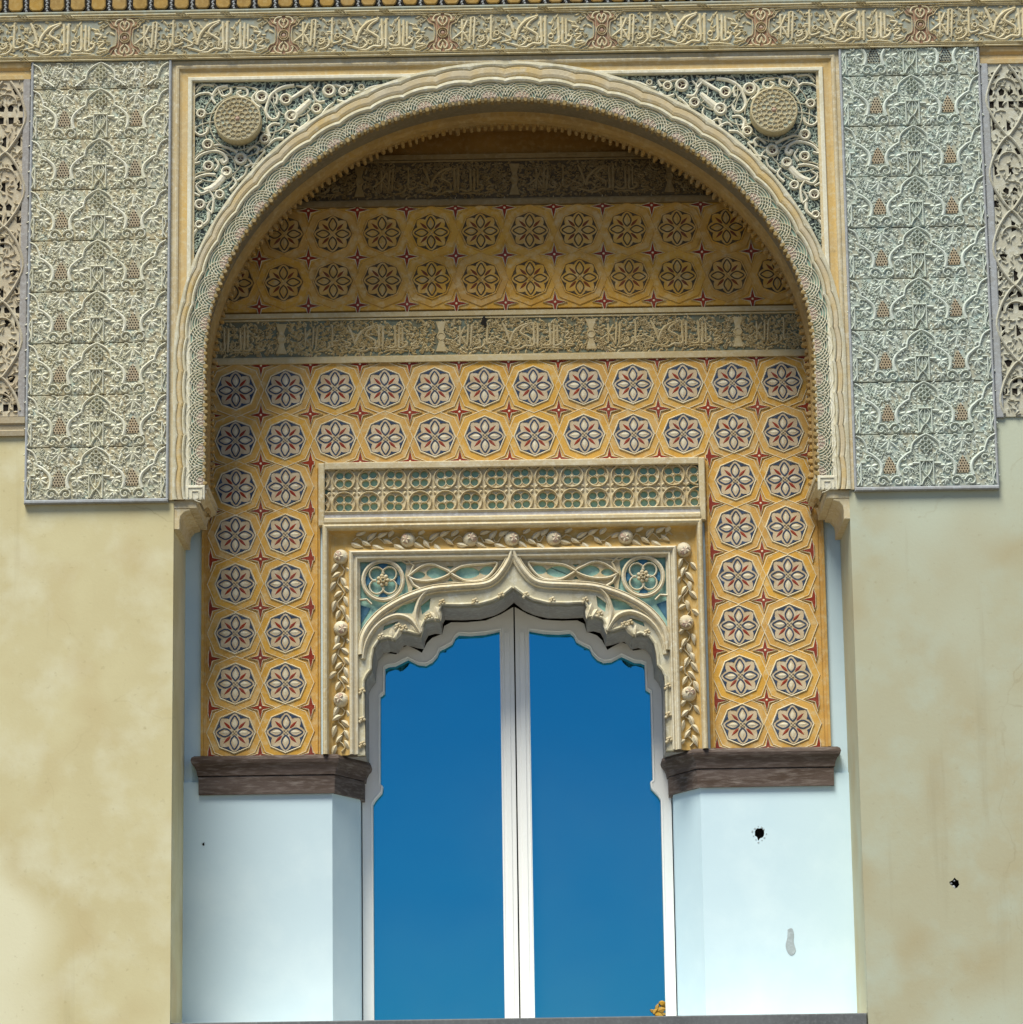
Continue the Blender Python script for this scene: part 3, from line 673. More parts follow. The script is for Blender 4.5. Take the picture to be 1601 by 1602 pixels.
    # almond ribs
    for pts in ([(-169, -68), (-150, -53), (-132, -48), (-116, -54), (-101, -63), (-118, -72), (-138, -75.5), (-156, -74), (-169, -68)],
                [(-101, -63), (-84, -53), (-64, -50), (-40, -48.5), (-25, -48), (-36, -66), (-52, -76), (-75, -76.5), (-90, -70), (-101, -63)]):
        mb = MB(); q = smooth(f(pts), 3)[:-1]; ribbon(mb, q, 4.6, 5, -168, True); at0('almond_rib', mb, 'tracery', t)
    mb = MB(); ribbon(mb, [(sg * 172, -38), (sg * 160, -50), (sg * 168, -68), (sg * 160, -82), (sg * 150, -88)], 4.5, 4.5, -168); ribbon(mb, [(sg * 248, -105), (sg * 236, -104), (sg * 228, -112)], 4, 4, -168)
    ribbon(mb, [(sg * 178, -42), (sg * 172, -46), (sg * 120, -41), (sg * 20, -41)], 3.4, 4, -169); at0('tracery_link', mb, 'tracery', t)
    mb = MB(); prism(mb, f([(-247, -112), (-230, -118), (-247, -145)]), -176, -172.8); at0('blue_fillet', mb, 'blue_deep', t)
# garland
def pome_mesh():
    mb = MB(); dome(mb, 0, 0, 12.5, 13, 0, 16, 6); dome(mb, 3, -1, 6.6, 4.5, 10.0, 10, 3, 1.3, 1)
    for k in range(5): leaf(mb, 3, 0, 7.5, 4, k * 1.257 + .4, 1.6, 13.2)
    return mb.mesh('pomegranate', ['tracery', 'pome_red'], False)
PM = pome_mesh()
LEAFM = []
for bend, L, w in ((.3, 20, 8.5), (-.35, 18, 8), (.15, 17, 7.5), (-.2, 21, 8.5)):
    mb = MB(); leaf(mb, 0, 0, L, w, 0, 5, 0, 0, bend, 6); LEAFM.append(mb.mesh('garland_leaf', 'tracery'))
DG = -168.0
for k, (u, v) in enumerate(((-169, -8), (-68, -8.5), (-1, -8.5), (67, -8.5), (183, -8.5), (-277, -34), (-277.3, -151), (-277.7, -267), (275.5, -31), (276.5, -150), (278, -266))):
    part('pomegranate', PM, t, u, v, DG, rot=RNG.uniform(0, 6.28), label='carved pomegranate with split skin')
def garland(a, b, n):
    (x0, y0), (x1, y1) = a, b; ang = atan2(y1 - y0, x1 - x0); L = hypot(x1 - x0, y1 - y0)
    mb = MB(); stem = [(x0 + cos(ang) * L * i / 12 - sin(ang) * 6 * sin(i * 1.3), y0 + sin(ang) * L * i / 12 + cos(ang) * 6 * sin(i * 1.3)) for i in range(13)]
    ribbon(mb, stem, 2.6, 4, DG); at0('stem', mb, 'stone', t)
    n = int(n * 1.35)
    for i in range(n):
        q = (i - .3) / n; s_ = 1 if i % 2 else -1
        part('garland_leaf', LEAFM[i % 4], t, x0 + cos(ang) * L * q - sin(ang) * (s_ * 3 + 5 * sin(i * 1.3)), y0 + sin(ang) * L * q + cos(ang) * (s_ * 3 + 5 * sin(i * 1.3)), DG + 2 + (i % 3), rot=ang + s_ * RNG.uniform(.5, 1.2))
for a, b, n in (((-258, -8), (-180, -8), 7), ((-158, -8), (-79, -8), 7), ((-58, -9), (-12, -9), 5), ((12, -9), (56, -9), 5), ((78, -9), (172, -9), 8), ((194, -9), (258, -7), 6)):
    garland(a, b, n)
for s in (-1, 1):
    for v0, v1 in ((-47, -139), (-163, -255), (-279, -350)): garland((s * 277, v0), (s * 277.5, v1), 9 if v1 != -350 else 7)

# ================================================================== CASEMENT WINDOW
EB = [(-1.2, -97), (-21.6, -109), (-46.9, -119), (-78.4, -121.5), (-103.6, -121), (-115.1, -127), (-118.4, -140), (-135.2, -146.5), (-143.7, -155), (-152.2, -171), (-160.5, -166), (-175.1, -158.5), (-185.6, -162.6), (-194.1, -173), (-210.8, -170.5), (-223.4, -177), (-231.5, -190), (-232.5, -222), (-246, -236), (-251, -250), (-251, -830), (-1.2, -830)]
GL = [(-24.1, -134.9), (-47.2, -139.5), (-72.4, -141.2), (-91.2, -139.8), (-97.5, -145.0), (-101.8, -154.5), (-112.4, -160.7), (-122.9, -165.9), (-127.2, -175.4), (-135.6, -184.8), (-146.1, -189.9), (-158.7, -188.6), (-169.1, -183.2), (-175.3, -179.9), (-185.8, -185.0), (-196.3, -190.2), (-206.8, -191.1), (-213.1, -194.1), (-213.9, -235.7), (-221.2, -241.1), (-221.8, -386.1), (-217.5, -389.8), (-218.9, -399.8), (-229.5, -411.5), (-234.0, -418.7), (-234, -818), (-24.1, -818)]
for s, label in ((-1, 'left white casement leaf with scalloped top and blue reflecting glass'), (1, 'right white casement leaf with scalloped top and blue reflecting glass')):
    f = (lambda p: p) if s < 0 else mir
    t = thing('window_leaf', label, 'window', s * 120, -830, -300, 'two leaves of the casement window')
    mb = MB(); pierced(mb, f(EB), [f(GL)], -292, -316, 0, 0, back=-316)
    at0('leaf_frame', mb, 'joinery', t)
    mb = MB(); q = offset(GL, -2.4, True); ribbon(mb, f(q), 2.0, 1.6, -292.3, True); at0('glazing_bead', mb, 'joinery', t)
    mb = MB(); ribbon(mb, [(s * 12.5, -140), (s * 12.5, -825)], 9, 2.2, -292.2, False, FLAT); at0('stile_fillet', mb, 'joinery', t)
    mb = MB(); prism(mb, f(offset(GL, -3, True)), -318, -312.5); at0('glass_pane', mb, 'glass', t)

# ================================================================== ARCH
N_SH = 36
SAMP = 14
def arch_curve(a, b, n_side, n_arc):
    L = [(-a, 27 + (250 - 27) * i / n_side) for i in range(n_side)]
    L += [(a * -cos(pi * i / n_arc), 250 + b * sin(pi * i / n_arc)) for i in range(n_arc + 1)]
    return L + [(-x, y) for x, y in L[:n_side]][::-1]
# arc-length parametrisation of the tooth curve (u,v) -> parameter (kind, value)
fine = arch_curve(477, 425, 60, 600); cum = [0]
for i in range(1, len(fine)): cum.append(cum[-1] + hypot(fine[i][0] - fine[i - 1][0], fine[i][1] - fine[i - 1][1]))
TOT = cum[-1]
def prm(s):
    lo, hi = 0, len(cum) - 1
    while hi - lo > 1:
        m_ = (lo + hi) // 2
        if cum[m_] <= s: lo = m_
        else: hi = m_
    return lo + (s - cum[lo]) / max(cum[hi] - cum[lo], 1e-9)
def apt(q, a, b):
    """point of the arch family at parameter q on curve (a,b)"""
    if q <= 60: return (-a, 27 + 223 * q / 60)
    if q >= 660: return (a, 27 + 223 * (720 - q) / 60)
    th = pi * (q - 60) / 600; return (-a * cos(th), 250 + b * sin(th))
NS = N_SH * SAMP
QS = [prm(TOT * i / NS) for i in range(NS + 1)]
def acurve(a, b, d, wav=0.0):
    out = []
    for i, q in enumerate(QS):
        w = wav * (abs(sin(pi * ((i / SAMP) % 1.0))) ** .7 - .55) if wav else 0
        u, v = apt(q, a + w * .7, b + w); out.append((u, v, d))
    return out
t = thing('arch_surround', 'broad carved arch of overlapping shell arcs with golden scalloped moulding', 'arch', 0, 27, 0)
# masonry of the arch: front skin above the curve, soffit underneath
mb = MB(); c0 = arch_curve(486, 434, 8, 80)
top = [(max(-529, min(529, u * 1.15)) if v > 250 else (-529 if u < 0 else 529), 760 if v > 250 else v) for u, v in c0]
loft(mb, [[(u, v, -9.5) for u, v in c0], [(u, v, -9.5) for u, v in top]])
box(mb, -529, 529, 748, 1150, -128, -.5); box(mb, -531, -500, 27, 752, -128, -1); box(mb, 500, 531, 27, 752, -128, -1)
loft(mb, [[(u, v, -128) for u, v in c0], [(u, v, -128) for u, v in top]])
at0('arch_core', mb, 'stone', t)
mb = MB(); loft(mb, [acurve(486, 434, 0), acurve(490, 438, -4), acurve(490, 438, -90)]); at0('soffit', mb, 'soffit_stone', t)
mb = MB(); loft(mb, [acurve(481, 429, -12), acurve(481, 429, 2), acurve(483, 431, 3.2), acurve(485, 433, 1.8), acurve(511, 456, 1.8)], [0, 0, 0, 1]); at0('archivolt_band', mb, ['stone_cool', 'shell_ground'], t)
mb = MB(); loft(mb, [acurve(510, 454, 1, 4), acurve(511, 456, 7, 4), acurve(513, 459, 8.5, 4), acurve(515, 463, 7.5, 4), acurve(516, 465, 3.5, 4)], 0); at0('scalloped_roll', mb, 'stone_cool', t)
mb = MB(); loft(mb, [acurve(516, 465, 3.5, 4), acurve(517, 467, 6, 4), acurve(519, 471, 7.2, 4), acurve(523, 479, 7.2, 4), acurve(524, 481, 4, 4)], 0); at0('golden_fascia', mb, 'arch_gold', t)
mb = MB(); loft(mb, [acurve(524, 481, 4, 4), acurve(525, 483, 6.6, 4), acurve(527, 486, 7.5, 2), acurve(531, 491, 6.5, 0), acurve(531.5, 492, -2, 0)], 0); at0('outer_band', mb, 'stone_cool', t)
# shells: concentric arcs
def shell(rs, disc):
    mb = MB()
    for r in rs: ribbon(mb, arc(0, -2, r, 12, 168, 14), 2.0, 3.0, 0, False, ROUND)
    if disc:
        prism(mb, arc(0, -1, 13, 8, 172, 12), 0, 1.4, .5, 1); ribbon(mb, arc(0, -1, 14, 5, 175, 14), 1.8, 2.6, 0)
        for x, y in ((-6, 3), (0, 3), (6, 3), (-3.5, 7.5), (3.5, 7.5)): dome(mb, x, y, 1.6, 1.5, 1.2, 6, 2, 1, 1)
    return mb.mesh('shell', ['pale_plaster', 'shell_pink'])
SH1, SH2 = shell((18.5, 22.8, 27, 31), True), shell((17, 22.5, 28), False)
TO = MB(); prism(TO, [(-3.2, 2), (3.2, 2), (3.3, -2.5), (2.2, -5.2), (0, -6), (-2.2, -5.2), (-3.3, -2.5)], -13, 2.5, .8); TOOTH = TO.mesh('tooth', 'tooth_stone')
def frame_at(s, a, b):
    q = prm(max(0, min(TOT, s))); p = apt(q, a, b); p1 = apt(prm(max(0, s - 1)), a, b); p2 = apt(prm(min(TOT, s + 1)), a, b)
    return p, atan2(p2[1] - p1[1], p2[0] - p1[0])
for i in range(N_SH):
    for half_, me in ((.5, SH1), (1.0, SH2)):
        s_ = TOT * (i + half_) / N_SH
        if s_ > TOT - 20 or s_ < 14: continue
        p, a = frame_at(s_, 482, 430); part('shell', me, t, p[0], p[1], 2.2 if half_ == .5 else 1.9, rot=a)
nT = int(TOT / 10.5)
for i in range(2, nT - 1):
    s_ = TOT * (i + .5) / nT; p, a = frame_at(s_, 482.5, 430.5)
    part('tooth', TOOTH, t, p[0], p[1], 1.0, rot=a + RNG.uniform(-.2, .2), sz=RNG.uniform(.55, 1.2), sx=RNG.uniform(.75, 1.15))
for s in (-1, 1):
    mb = MB(); box(mb, *sorted((s * 480, s * 511)), 27, 50, 0, 5, 1); ribbon(mb, [(s * 484, 30), (s * 484, 46), (s * 506, 46), (s * 506, 30)], 2.4, 2, 4.8)
    ribbon(mb, [(s * 490, 29), (s * 490, 40), (s * 500, 40), (s * 500, 29)], 2, 2, 4.8); at0('key_block', mb, 'pale_plaster', t)
t = thing('inner_arch', 'inner ochre arch rim with hanging teeth behind the shell arch', 'arch', 0, 27, -110)
mb = MB(); loft(mb, [acurve(490, 438, -88), acurve(486, 432, -92), acurve(484, 428, -100), acurve(484, 428, -130), acurve(500, 445, -130)]); at0('rim', mb, 'rim_ochre', t)
TO = MB(); prism(TO, [(-3.2, 2), (3.2, 2), (3.4, -3), (2.4, -7), (0, -8.4), (-2.4, -7), (-3.4, -3)], -10, 5, .8); TOOTH2 = TO.mesh('tooth', 'rim_ochre')
nT = int(TOT / 11.4)
for i in range(1, nT - 1):
    s_ = TOT * (i + .5) / nT; p, a = frame_at(s_, 484.5, 428.5)
    part('tooth', TOOTH2, t, p[0], p[1], -124, rot=a + RNG.uniform(-.2, .2), sz=RNG.uniform(.55, 1.2), sx=RNG.uniform(.8, 1.15))

# corbels
for s, label in ((-1, 'stepped scroll corbel under the left foot of the arch'), (1, 'stepped scroll corbel under the right foot of the arch')):
    t = thing('corbel', label, 'corbel', s * 505, -30, 0, 'corbels carrying the arch')
    lowp = [(-530, 14), (-530, -19), (-520, -19), (-520, -6), (-518.5, 2), (-513, 8.5), (-504, 11), (-504, 14)]
    upp = [(-530, 14), (-493, 14), (-493, 22), (-491, 30), (-486, 35.5), (-478, 38), (-478, 44), (-530, 44)]
    plate = [(-530, 44.5), (-476, 44.5), (-476, 52), (-530, 52)]
    for nm, pl, d1 in (('lower_scroll', lowp, -2), ('upper_scroll', upp, -1), ('abacus', plate, -.7)):
        mb = MB(); prism(mb, [(x * -s, y) for x, y in pl], -166, d1, .8); at0(nm, mb, 'stone', t)

# rectangular frame round the spandrels
t = thing('gilt_moulding', 'rectangular gilt moulding framing the arch and spandrels', 'moulding', 0, 27, 0)
pth = [(-504, 27), (-504, 717), (504, 717), (504, 27)]
mb = MB(); sweep(mb, pth, [(0, -8), (0, 3.5), (1.5, 4.5), (6, 4.5), (7, 3)]); at0('inner_fillet', mb, 'pale_plaster', t)
mb = MB(); sweep(mb, pth, [(7, 3), (8, 1), (16, .4), (20, 2)]); at0('gilt_hollow', mb, 'gold', t)
mb = MB(); sweep(mb, pth, [(20, 2), (21, 5), (24, 6), (26.5, 5), (27.5, 3), (34, 3), (34.5, -2)]); at0('outer_fillet', mb, 'stone', t)

# ================================================================== SPANDRELS
def in_span(u, v, m=0):
    return (u / (533 + m)) ** 2 + ((v - 250) / (493 + m)) ** 2 > 1 and u > -504 + m and v < 717 - m
RINGS = [(-392.6, 690.8, 12), (-353.7, 685.9, 11), (-344.8, 657.6, 12), (-284, 699.4, 12), (-304, 669.4, 10), (-490.1, 664.2, 9), (-478.9, 611.9, 10.5), (-477.7, 575.6, 10), (-448.9, 565.7, 10), (-426.1, 587.1, 11.5), (-459.6, 527.6, 9), (-491.2, 511.7, 10), (-387.5, 619.7, 9.5), (-261.1, 697.9, 9), (-492, 478, 8), (-232, 704, 6)]
def cS(pts): return [(-527.6 + x * .2005, 735.2 - (y + x * .016) * .2085 - .0) for x, y in pts]
SCR = [([(300, 255), (275, 205), (318, 132), (400, 112)], 5), ([(470, 130), (545, 135), (560, 185), (510, 205), (475, 170), (510, 155)], 4.5), ([(815, 325), (800, 372), (750, 382), (708, 330), (720, 255), (755, 180), (840, 125), (935, 108)], 5.5),
    ([(820, 422), (762, 420), (722, 462), (735, 525)], 5), ([(150, 438), (138, 482), (182, 512), (232, 492), (242, 448)], 4.5), ([(118, 512), (118, 600), (130, 655)], 4),
    ([(108, 775), (170, 682), (280, 640), (362, 660), (396, 712), (368, 738), (350, 705)], 5.5), ([(390, 812), (342, 878), (282, 932), (215, 955)], 9), ([(98, 905), (160, 850), (240, 828), (305, 832)], 4.5),
    ([(555, 645), (612, 602), (648, 622), (630, 665)], 4.5), ([(105, 1150), (108, 1222), (170, 1252), (245, 1200), (250, 1130)], 5), ([(895, 225), (980, 172), (1072, 112)], 7), ([(915, 362), (990, 300), (1065, 228)], 9),
    ([(320, 130), (355, 195), (420, 175), (425, 130)], 4), ([(115, 250), (150, 190), (235, 170), (275, 190)], 4), ([(150, 160), (200, 105), (290, 110)], 3.5), ([(1290, 160), (1330, 115), (1400, 110), (1380, 160)], 4), ([(1420, 170), (1500, 150), (1580, 120), (1700, 110)], 6),
    ([(160, 1265), (120, 1330), (125, 1430)], 6), ([(250, 950), (290, 1020), (280, 1130)], 4), ([(660, 640), (700, 640), (650, 700), (600, 780)], 4), ([(1040, 340), (1050, 400), (960, 470)], 4), ([(560, 760), (540, 830), (480, 880)], 4), ([(720, 600), (780, 545), (850, 540)], 4.5), ([(940, 420), (900, 500)], 4)]
SCR2 = [([(600, 130), (640, 150), (600, 200), (610, 250), (660, 290)], 4.5), ([(1130, 120), (1090, 180), (1120, 240), (1180, 240)], 4.5), ([(950, 110), (1040, 130), (1090, 180)], 4), ([(770, 160), (800, 200), (790, 260)], 4), ([(120, 330), (100, 260), (130, 190)], 4), ([(285, 600), (330, 590), (420, 620), (480, 650)], 4.5),
    ([(300, 700), (330, 750), (300, 800)], 4), ([(440, 850), (470, 900), (420, 960)], 4.5), ([(180, 1000), (120, 980), (100, 1040)], 4.5), ([(200, 880), (150, 920), (190, 980), (250, 960)], 4), ([(1010, 480), (950, 440), (900, 450)], 4), ([(820, 500), (860, 470), (930, 500)], 4), ([(110, 430), (105, 500)], 4), ([(270, 1040), (240, 1100), (280, 1140)], 4), ([(100, 700), (130, 740), (180, 730)], 4), ([(560, 700), (590, 740), (540, 770)], 4), ([(1180, 120), (1270, 110), (1330, 130)], 4), ([(1250, 250), (1200, 290), (1140, 370)], 4.5), ([(1400, 200), (1340, 240), (1280, 230)], 4), ([(690, 690), (650, 740), (590, 750)], 4)]
def ring_mesh(r):
    mb = MB(); ribbon(mb, circle(0, 0, r * .80, 18), r * .62, 5, 0, True)
    for k in range(3): a = k * 2.1 + .4; ribbon(mb, [(0, 0), (r * .6 * cos(a), r * .6 * sin(a))], 1.6, 2.5, 0)
    prism(mb, circle(0, 0, r * .58, 10), -2, .4, 0, 1)
    return mb.mesh('ring_flower', ['pale_plaster', 'pome_hole'])
RG = {r: ring_mesh(r) for r in set(x[2] for x in RINGS)}
ell = [(-531 * cos(pi * i / 120), 250 + 491 * sin(pi * i / 120)) for i in range(61)]
gp = [p for p in ell if p[0] > -507 and p[1] < 719 and p[1] > 395]
GP = [(-507, gp[0][1] - 4)] + gp + [(gp[-1][0] + 12, 720), (-507, 720)]
mb = MB(); q = random.Random(17); got = []
tries = 0
while len(got) < 1500 and tries < 60000:
    tries += 1
    u, v = q.uniform(-503, -150), q.uniform(400, 716)
    if not in_span(u, v, 1.5) or hypot(u + 429.5, v - 648) < 36 or any(hypot(u - a, v - c) < 3.9 for a, c in got): continue
    got.append((u, v)); k = q.random()
    if k < .75: leaf(mb, u, v, q.uniform(6, 9.5), q.uniform(3, 4.6), q.uniform(0, 6.28), 2.2, 0, 0, q.uniform(-.6, .6), 3)
    else: ribbon(mb, arc(u, v, q.uniform(3, 5), q.uniform(0, 360), q.uniform(400, 600), 6), 1.5, 2.4, 0)
SPF = mb
BOSS = MB()
ringp = circle(0, 0, 37, 40)
loft(BOSS, [[(x * f_, y * f_, d) for x, y in ringp] for f_, d in ((1.02, -6), (1.03, 16), (1.0, 19), (.955, 19.5), (.93, 17.5))], [0, 0, 0, 0], True)
BOSS.add([(x * .93, y * .93, 17.5) for x, y in ringp], [tuple(range(40))], 1)
for rr in (9, 17, 25, 31):
    n = int(rr * .75)
    for k in range(n):
        a = k * 2 * pi / n + rr; ribbon(BOSS, arc(rr * cos(a), rr * sin(a), 4.6, 0, 315, 7), 1.6, 2.4, 17.2, True, ROUND, 2)
dome(BOSS, 0, 0, 4, 4, 17.2, 10, 3, 1, 3)
BOSSM = BOSS.mesh('boss', ['letter_fill', 'panel_ground_left', 'letter', 'pome_red'])
for s, label in ((-1, 'left spandrel of pale scrollwork over teal with a round boss'), (1, 'right spandrel of pale scrollwork over teal with a round boss')):
    t = thing('spandrel', label, 'spandrel', s * 420, 600, -6, 'spandrels beside the arch')
    f = (lambda p: p) if s < 0 else mir
    mb = MB(); prism(mb, f(GP), -9.2, -6.5); at0('teal_ground', mb, 'pierced_dark', t)
    me = SPF.mesh('fine_foliage', 'teal_leaf') if s < 0 else me
    part('fine_foliage', me, t, 0, 0, -6.6, sx=1 if s < 0 else -1, kind='stuff')
    for u, v, r in RINGS: part('ring_flower', RG[r], t, -s * u, v, -4.6, rot=RNG.uniform(0, 6), sx=.86, sz=.86)
    for pts, w in SCR + SCR2:
        w = w * 1.35; mb = MB(); p = smooth(cS(pts), 4); n = len(p)
        if not all(in_span(x, y, -9) for x, y in p): p = [z for z in p if in_span(*z, -9)]; n = len(p)
        if n < 4: continue
        ribbon(mb, f(p), [w * (.6 + .4 * i / (n - 1)) for i in range(n)] if w < 10 else [w * (.5 + .5 * sin(pi * (.2 + .7 * i / (n - 1)))) for i in range(n)], 4.2, -5.2 + RNG.uniform(0, .5)); at0('scroll', mb, 'pale_plaster', t)
    mb = MB()
    for cx, cy, r in ((-430, 648, 46), (-428, 650, 60), (-480, 690, 26), (-470, 570, 36), (-340, 690, 34), (-300, 690, 26), (-470, 600, 50), (-380, 660, 30), (-485, 540, 26)):
        c_ = [p for p in circle(cx, cy, r, 40) if in_span(*p, 2)]
        if len(c_) > 4:
            # keep only contiguous runs
            run = [c_[0]]
            for p in c_[1:]:
                if hypot(p[0] - run[-1][0], p[1] - run[-1][1]) < r * .3: run.append(p)
                else:
                    if len(run) > 3: ribbon(mb, f(run), 1.9, 3, -5.3)
                    run = [p]
            if len(run) > 3: ribbon(mb, f(run), 1.9, 3, -5.3)
    at0('thin_vine', mb, 'pale_plaster', t)
    part('boss', BOSSM, t, s * 429.5, 647.5, 0, label='round carved boss with gilt rim')

# ================================================================== CARVED PANELS
def carved_elements():
    """one course, 224 wide and 84.6 high, centred; returns (name, mesh builder, material key, centre v)"""
    E = []
    def e(nm, fn, m, vc):
        mb = MB(); fn(mb); E.append((nm, mb, m, vc))
    SL = [(-28, 15), (-29.5, 19), (-33.5, 18.5), (-34, 13.5), (-28, 10), (-22, 5), (-16, -1), (-13, -9), (-13, -17), (-15.5, -25)]
    for cx in (-58, 57):
        for s in (1, -1):
            def scr(mb, cx=cx, s=s):
                p = smooth([(cx + s * x, y) for x, y in SL], 3); n = len(p)
                ribbon(mb, p, [4.0 + 2.8 * (i / n) for i in range(n)], 8)
                for k in range(14, n, 3): dome(mb, p[k][0] + s * 3.6, p[k][1] + 1, 1.4, 3, 0, 5, 2)
            e('s_scroll', scr, 'r', 0)
        for s in (1, -1):
            def vol(mb, cx=cx, s=s):
                ribbon(mb, [(cx + s * x, y) for x, y in spiral(11.5, -33.5, 9.5, 1.5, 172, -290, 18)], 3.2, 7)
                dome(mb, cx + s * 11.5, -33.5, 2.4, 6, 0, 8, 3)
            e('volute', vol, 'r', -34)
        def loz(mb, cx=cx):
            prism(mb, [(cx - 9, -21), (cx + 9, -21), (cx + 10, -10), (cx + 3, 3), (cx, 8), (cx - 3, 3), (cx - 10, -10)], 0, 3, .8)
        e('mesh_lozenge', loz, 't', -10)
        def dots(mb, cx=cx):
            for r_ in range(6):
                for c_ in range(-2, 3):
                    x, y = cx + (c_ + (r_ % 2) * .5) * 4.2, -18.5 + r_ * 4.2
                    if abs(x - cx) < 8.5 - max(0, y + 8) * .55: prism(mb, circle(x, y, 1.25, 6), 2.5, 3.5)
        e('mesh_dots', dots, 'h', -10)
        def palm(mb, cx=cx):
            for k, (a, L) in enumerate(((-1.57, 20), (-.9, 17), (-2.24, 17), (-.3, 15), (-2.84, 15))): leaf(mb, cx, 33, L, 7, a, 6, 0, 0, .15 * (1 if a > -1.57 else -1))
            for s in (1, -1):
                ribbon(mb, [(cx + s * x, y) for x, y in spiral(10, 35, 6.5, 1.2, 60, 420, 12)], 2.6, 6)
                leaf(mb, cx + s * 16, 33, 15, 7, -pi / 2 + s * .35, 5.5)
                leaf(mb, cx + s * 5, 12, 9, 5, pi / 2 + s * .9, 5)
            dome(mb, cx, 13, 3.2, 5.5, 0, 8, 3)
        e('palmette', palm, 'r', 28)
    def pine(mb):
        for x, y in ((0, 34), (-5, 28), (5, 28), (0, 24), (-5.2, 20), (5.2, 20), (0, 15)): ribbon(mb, circle(x, y, 3.6, 8), 2.1, 7.5, 0, True)
        dome(mb, 0, 8, 3, 7, 0, 8, 3)
    e('pine_cone', pine, 'r', 24)
    def og(mb):
        for s in (1, -1):
            ribbon(mb, smooth([(s * 23, 17), (s * 21, 26), (s * 14, 34), (s * 5, 39.5), (0, 41.6)], 3), 3.6, 7)
            for k in range(5): leaf(mb, s * (19 - k * 3.2), 18 + k * 4, 8, 3.4, pi / 2 + s * (1.2 - .15 * k), 4)
    e('ogee_band', og, 'r', 30)
    def vase(mb):
        for s in (1, -1):
            ribbon(mb, [(s * 10.5, -1), (s * 10.5, -40)], 3, 8); ribbon(mb, smooth([(s * 3, -2), (s * 8, -10), (s * 4, -22), (s * -4, -30), (s * -9, -40)], 3), 2.5, 7.5)
            leaf(mb, s * 3.4, -4, 14, 4, -pi / 2 + s * .25, 6)
        ribbon(mb, [(-11, -1.5), (11, -1.5)], 2.8, 8); ribbon(mb, [(0, -3), (0, -20)], 2, 6.5)
    e('lattice_vase', vase, 'r', -20)
    for s in (1, -1):
        def side(mb, s=s):
            ribbon(mb, [(s * 103, -2), (s * 103, -40)], 3, 7); ribbon(mb, smooth([(s * 103, -4), (s * 108, -16), (s * 104, -30), (s * 109, -40)], 3), 2.6, 6.5)
            ribbon(mb, smooth([(s * 109, 40), (s * 99, 34), (s * 94, 24), (s * 92, 17)], 3), 3.8, 7)
            dome(mb, s * 106, 20, 4, 5, 0, 8, 3); dome(mb, s * 106, 10, 3, 5, 0, 8, 3)
            ribbon(mb, [(s * 95, -3), (s * 104, -3)], 3.4, 7)
        e('edge_ornament', side, 'r', 0)
        for cx, fl in ((30, 1), (29, -1), (87, 1)):
            def bloom(mb, s=s, cx=cx, fl=fl):
                x0 = s * cx; y0 = -9 if fl > 0 else -30
                for k, (a, L) in enumerate(((-1.5, 13), (-.8, 12), (-2.2, 12), (.1, 11), (3.0, 11))): leaf(mb, x0, y0, L * (.8 if fl < 0 else 1), 7, a, 6.5, 0, 0, .2 * fl)
                ribbon(mb, spiral(x0 + s * 4, y0 + 12, 6, 1, 30, 400, 10), 3, 6.5)
            e('bloom', bloom, 'r', -10)
        def stub(mb, s=s): ribbon(mb, [(s * 12, -5), (s * 22, -5.5)], 5, 7)
        e('vase_handle', stub, 'r', -10)
    q = random.Random(31); pts = []
    used = [(x, y) for _, b_, m_, _ in E if m_ == 'r' for x, y, d in b_.v if d > 3]
    grid = {}
    for x, y in used: grid.setdefault((int(x // 4), int(y // 4)), 1)
    mb = MB(); c_ = 0
    for _ in range(9000):
        x, y = q.uniform(-109, 109), q.uniform(-40, 40)
        if any((int(x // 4) + a, int(y // 4) + b_) in grid for a in (0,) for b_ in (0,)): continue
        if any(hypot(x - a, y - b_) < 4.0 for a, b_ in pts): continue
        if abs(abs(x) - 57.5) < 9 and -22 < y < 6: continue
        pts.append((x, y)); k = q.random()
        if k < .6: leaf(mb, x, y, q.uniform(5, 8), q.uniform(3, 4.5), q.uniform(0, 6.28), q.uniform(2, 3.6), 0, 0, q.uniform(-.5, .5), 3)
        elif k < .85: ribbon(mb, spiral(x, y, .8, 3.4, q.uniform(0, 360), q.uniform(400, 700), 7), 1.7, 4.5, 0)
        else: dome(mb, x, y, 2, 4, 0, 6, 2)
    E.append(('leaf_filling', mb, 'r', 0))
    return E
CE = carved_elements()
for _, b_, _, _ in CE: b_.v = [(x, y, d * .62) for x, y, d in b_.v]
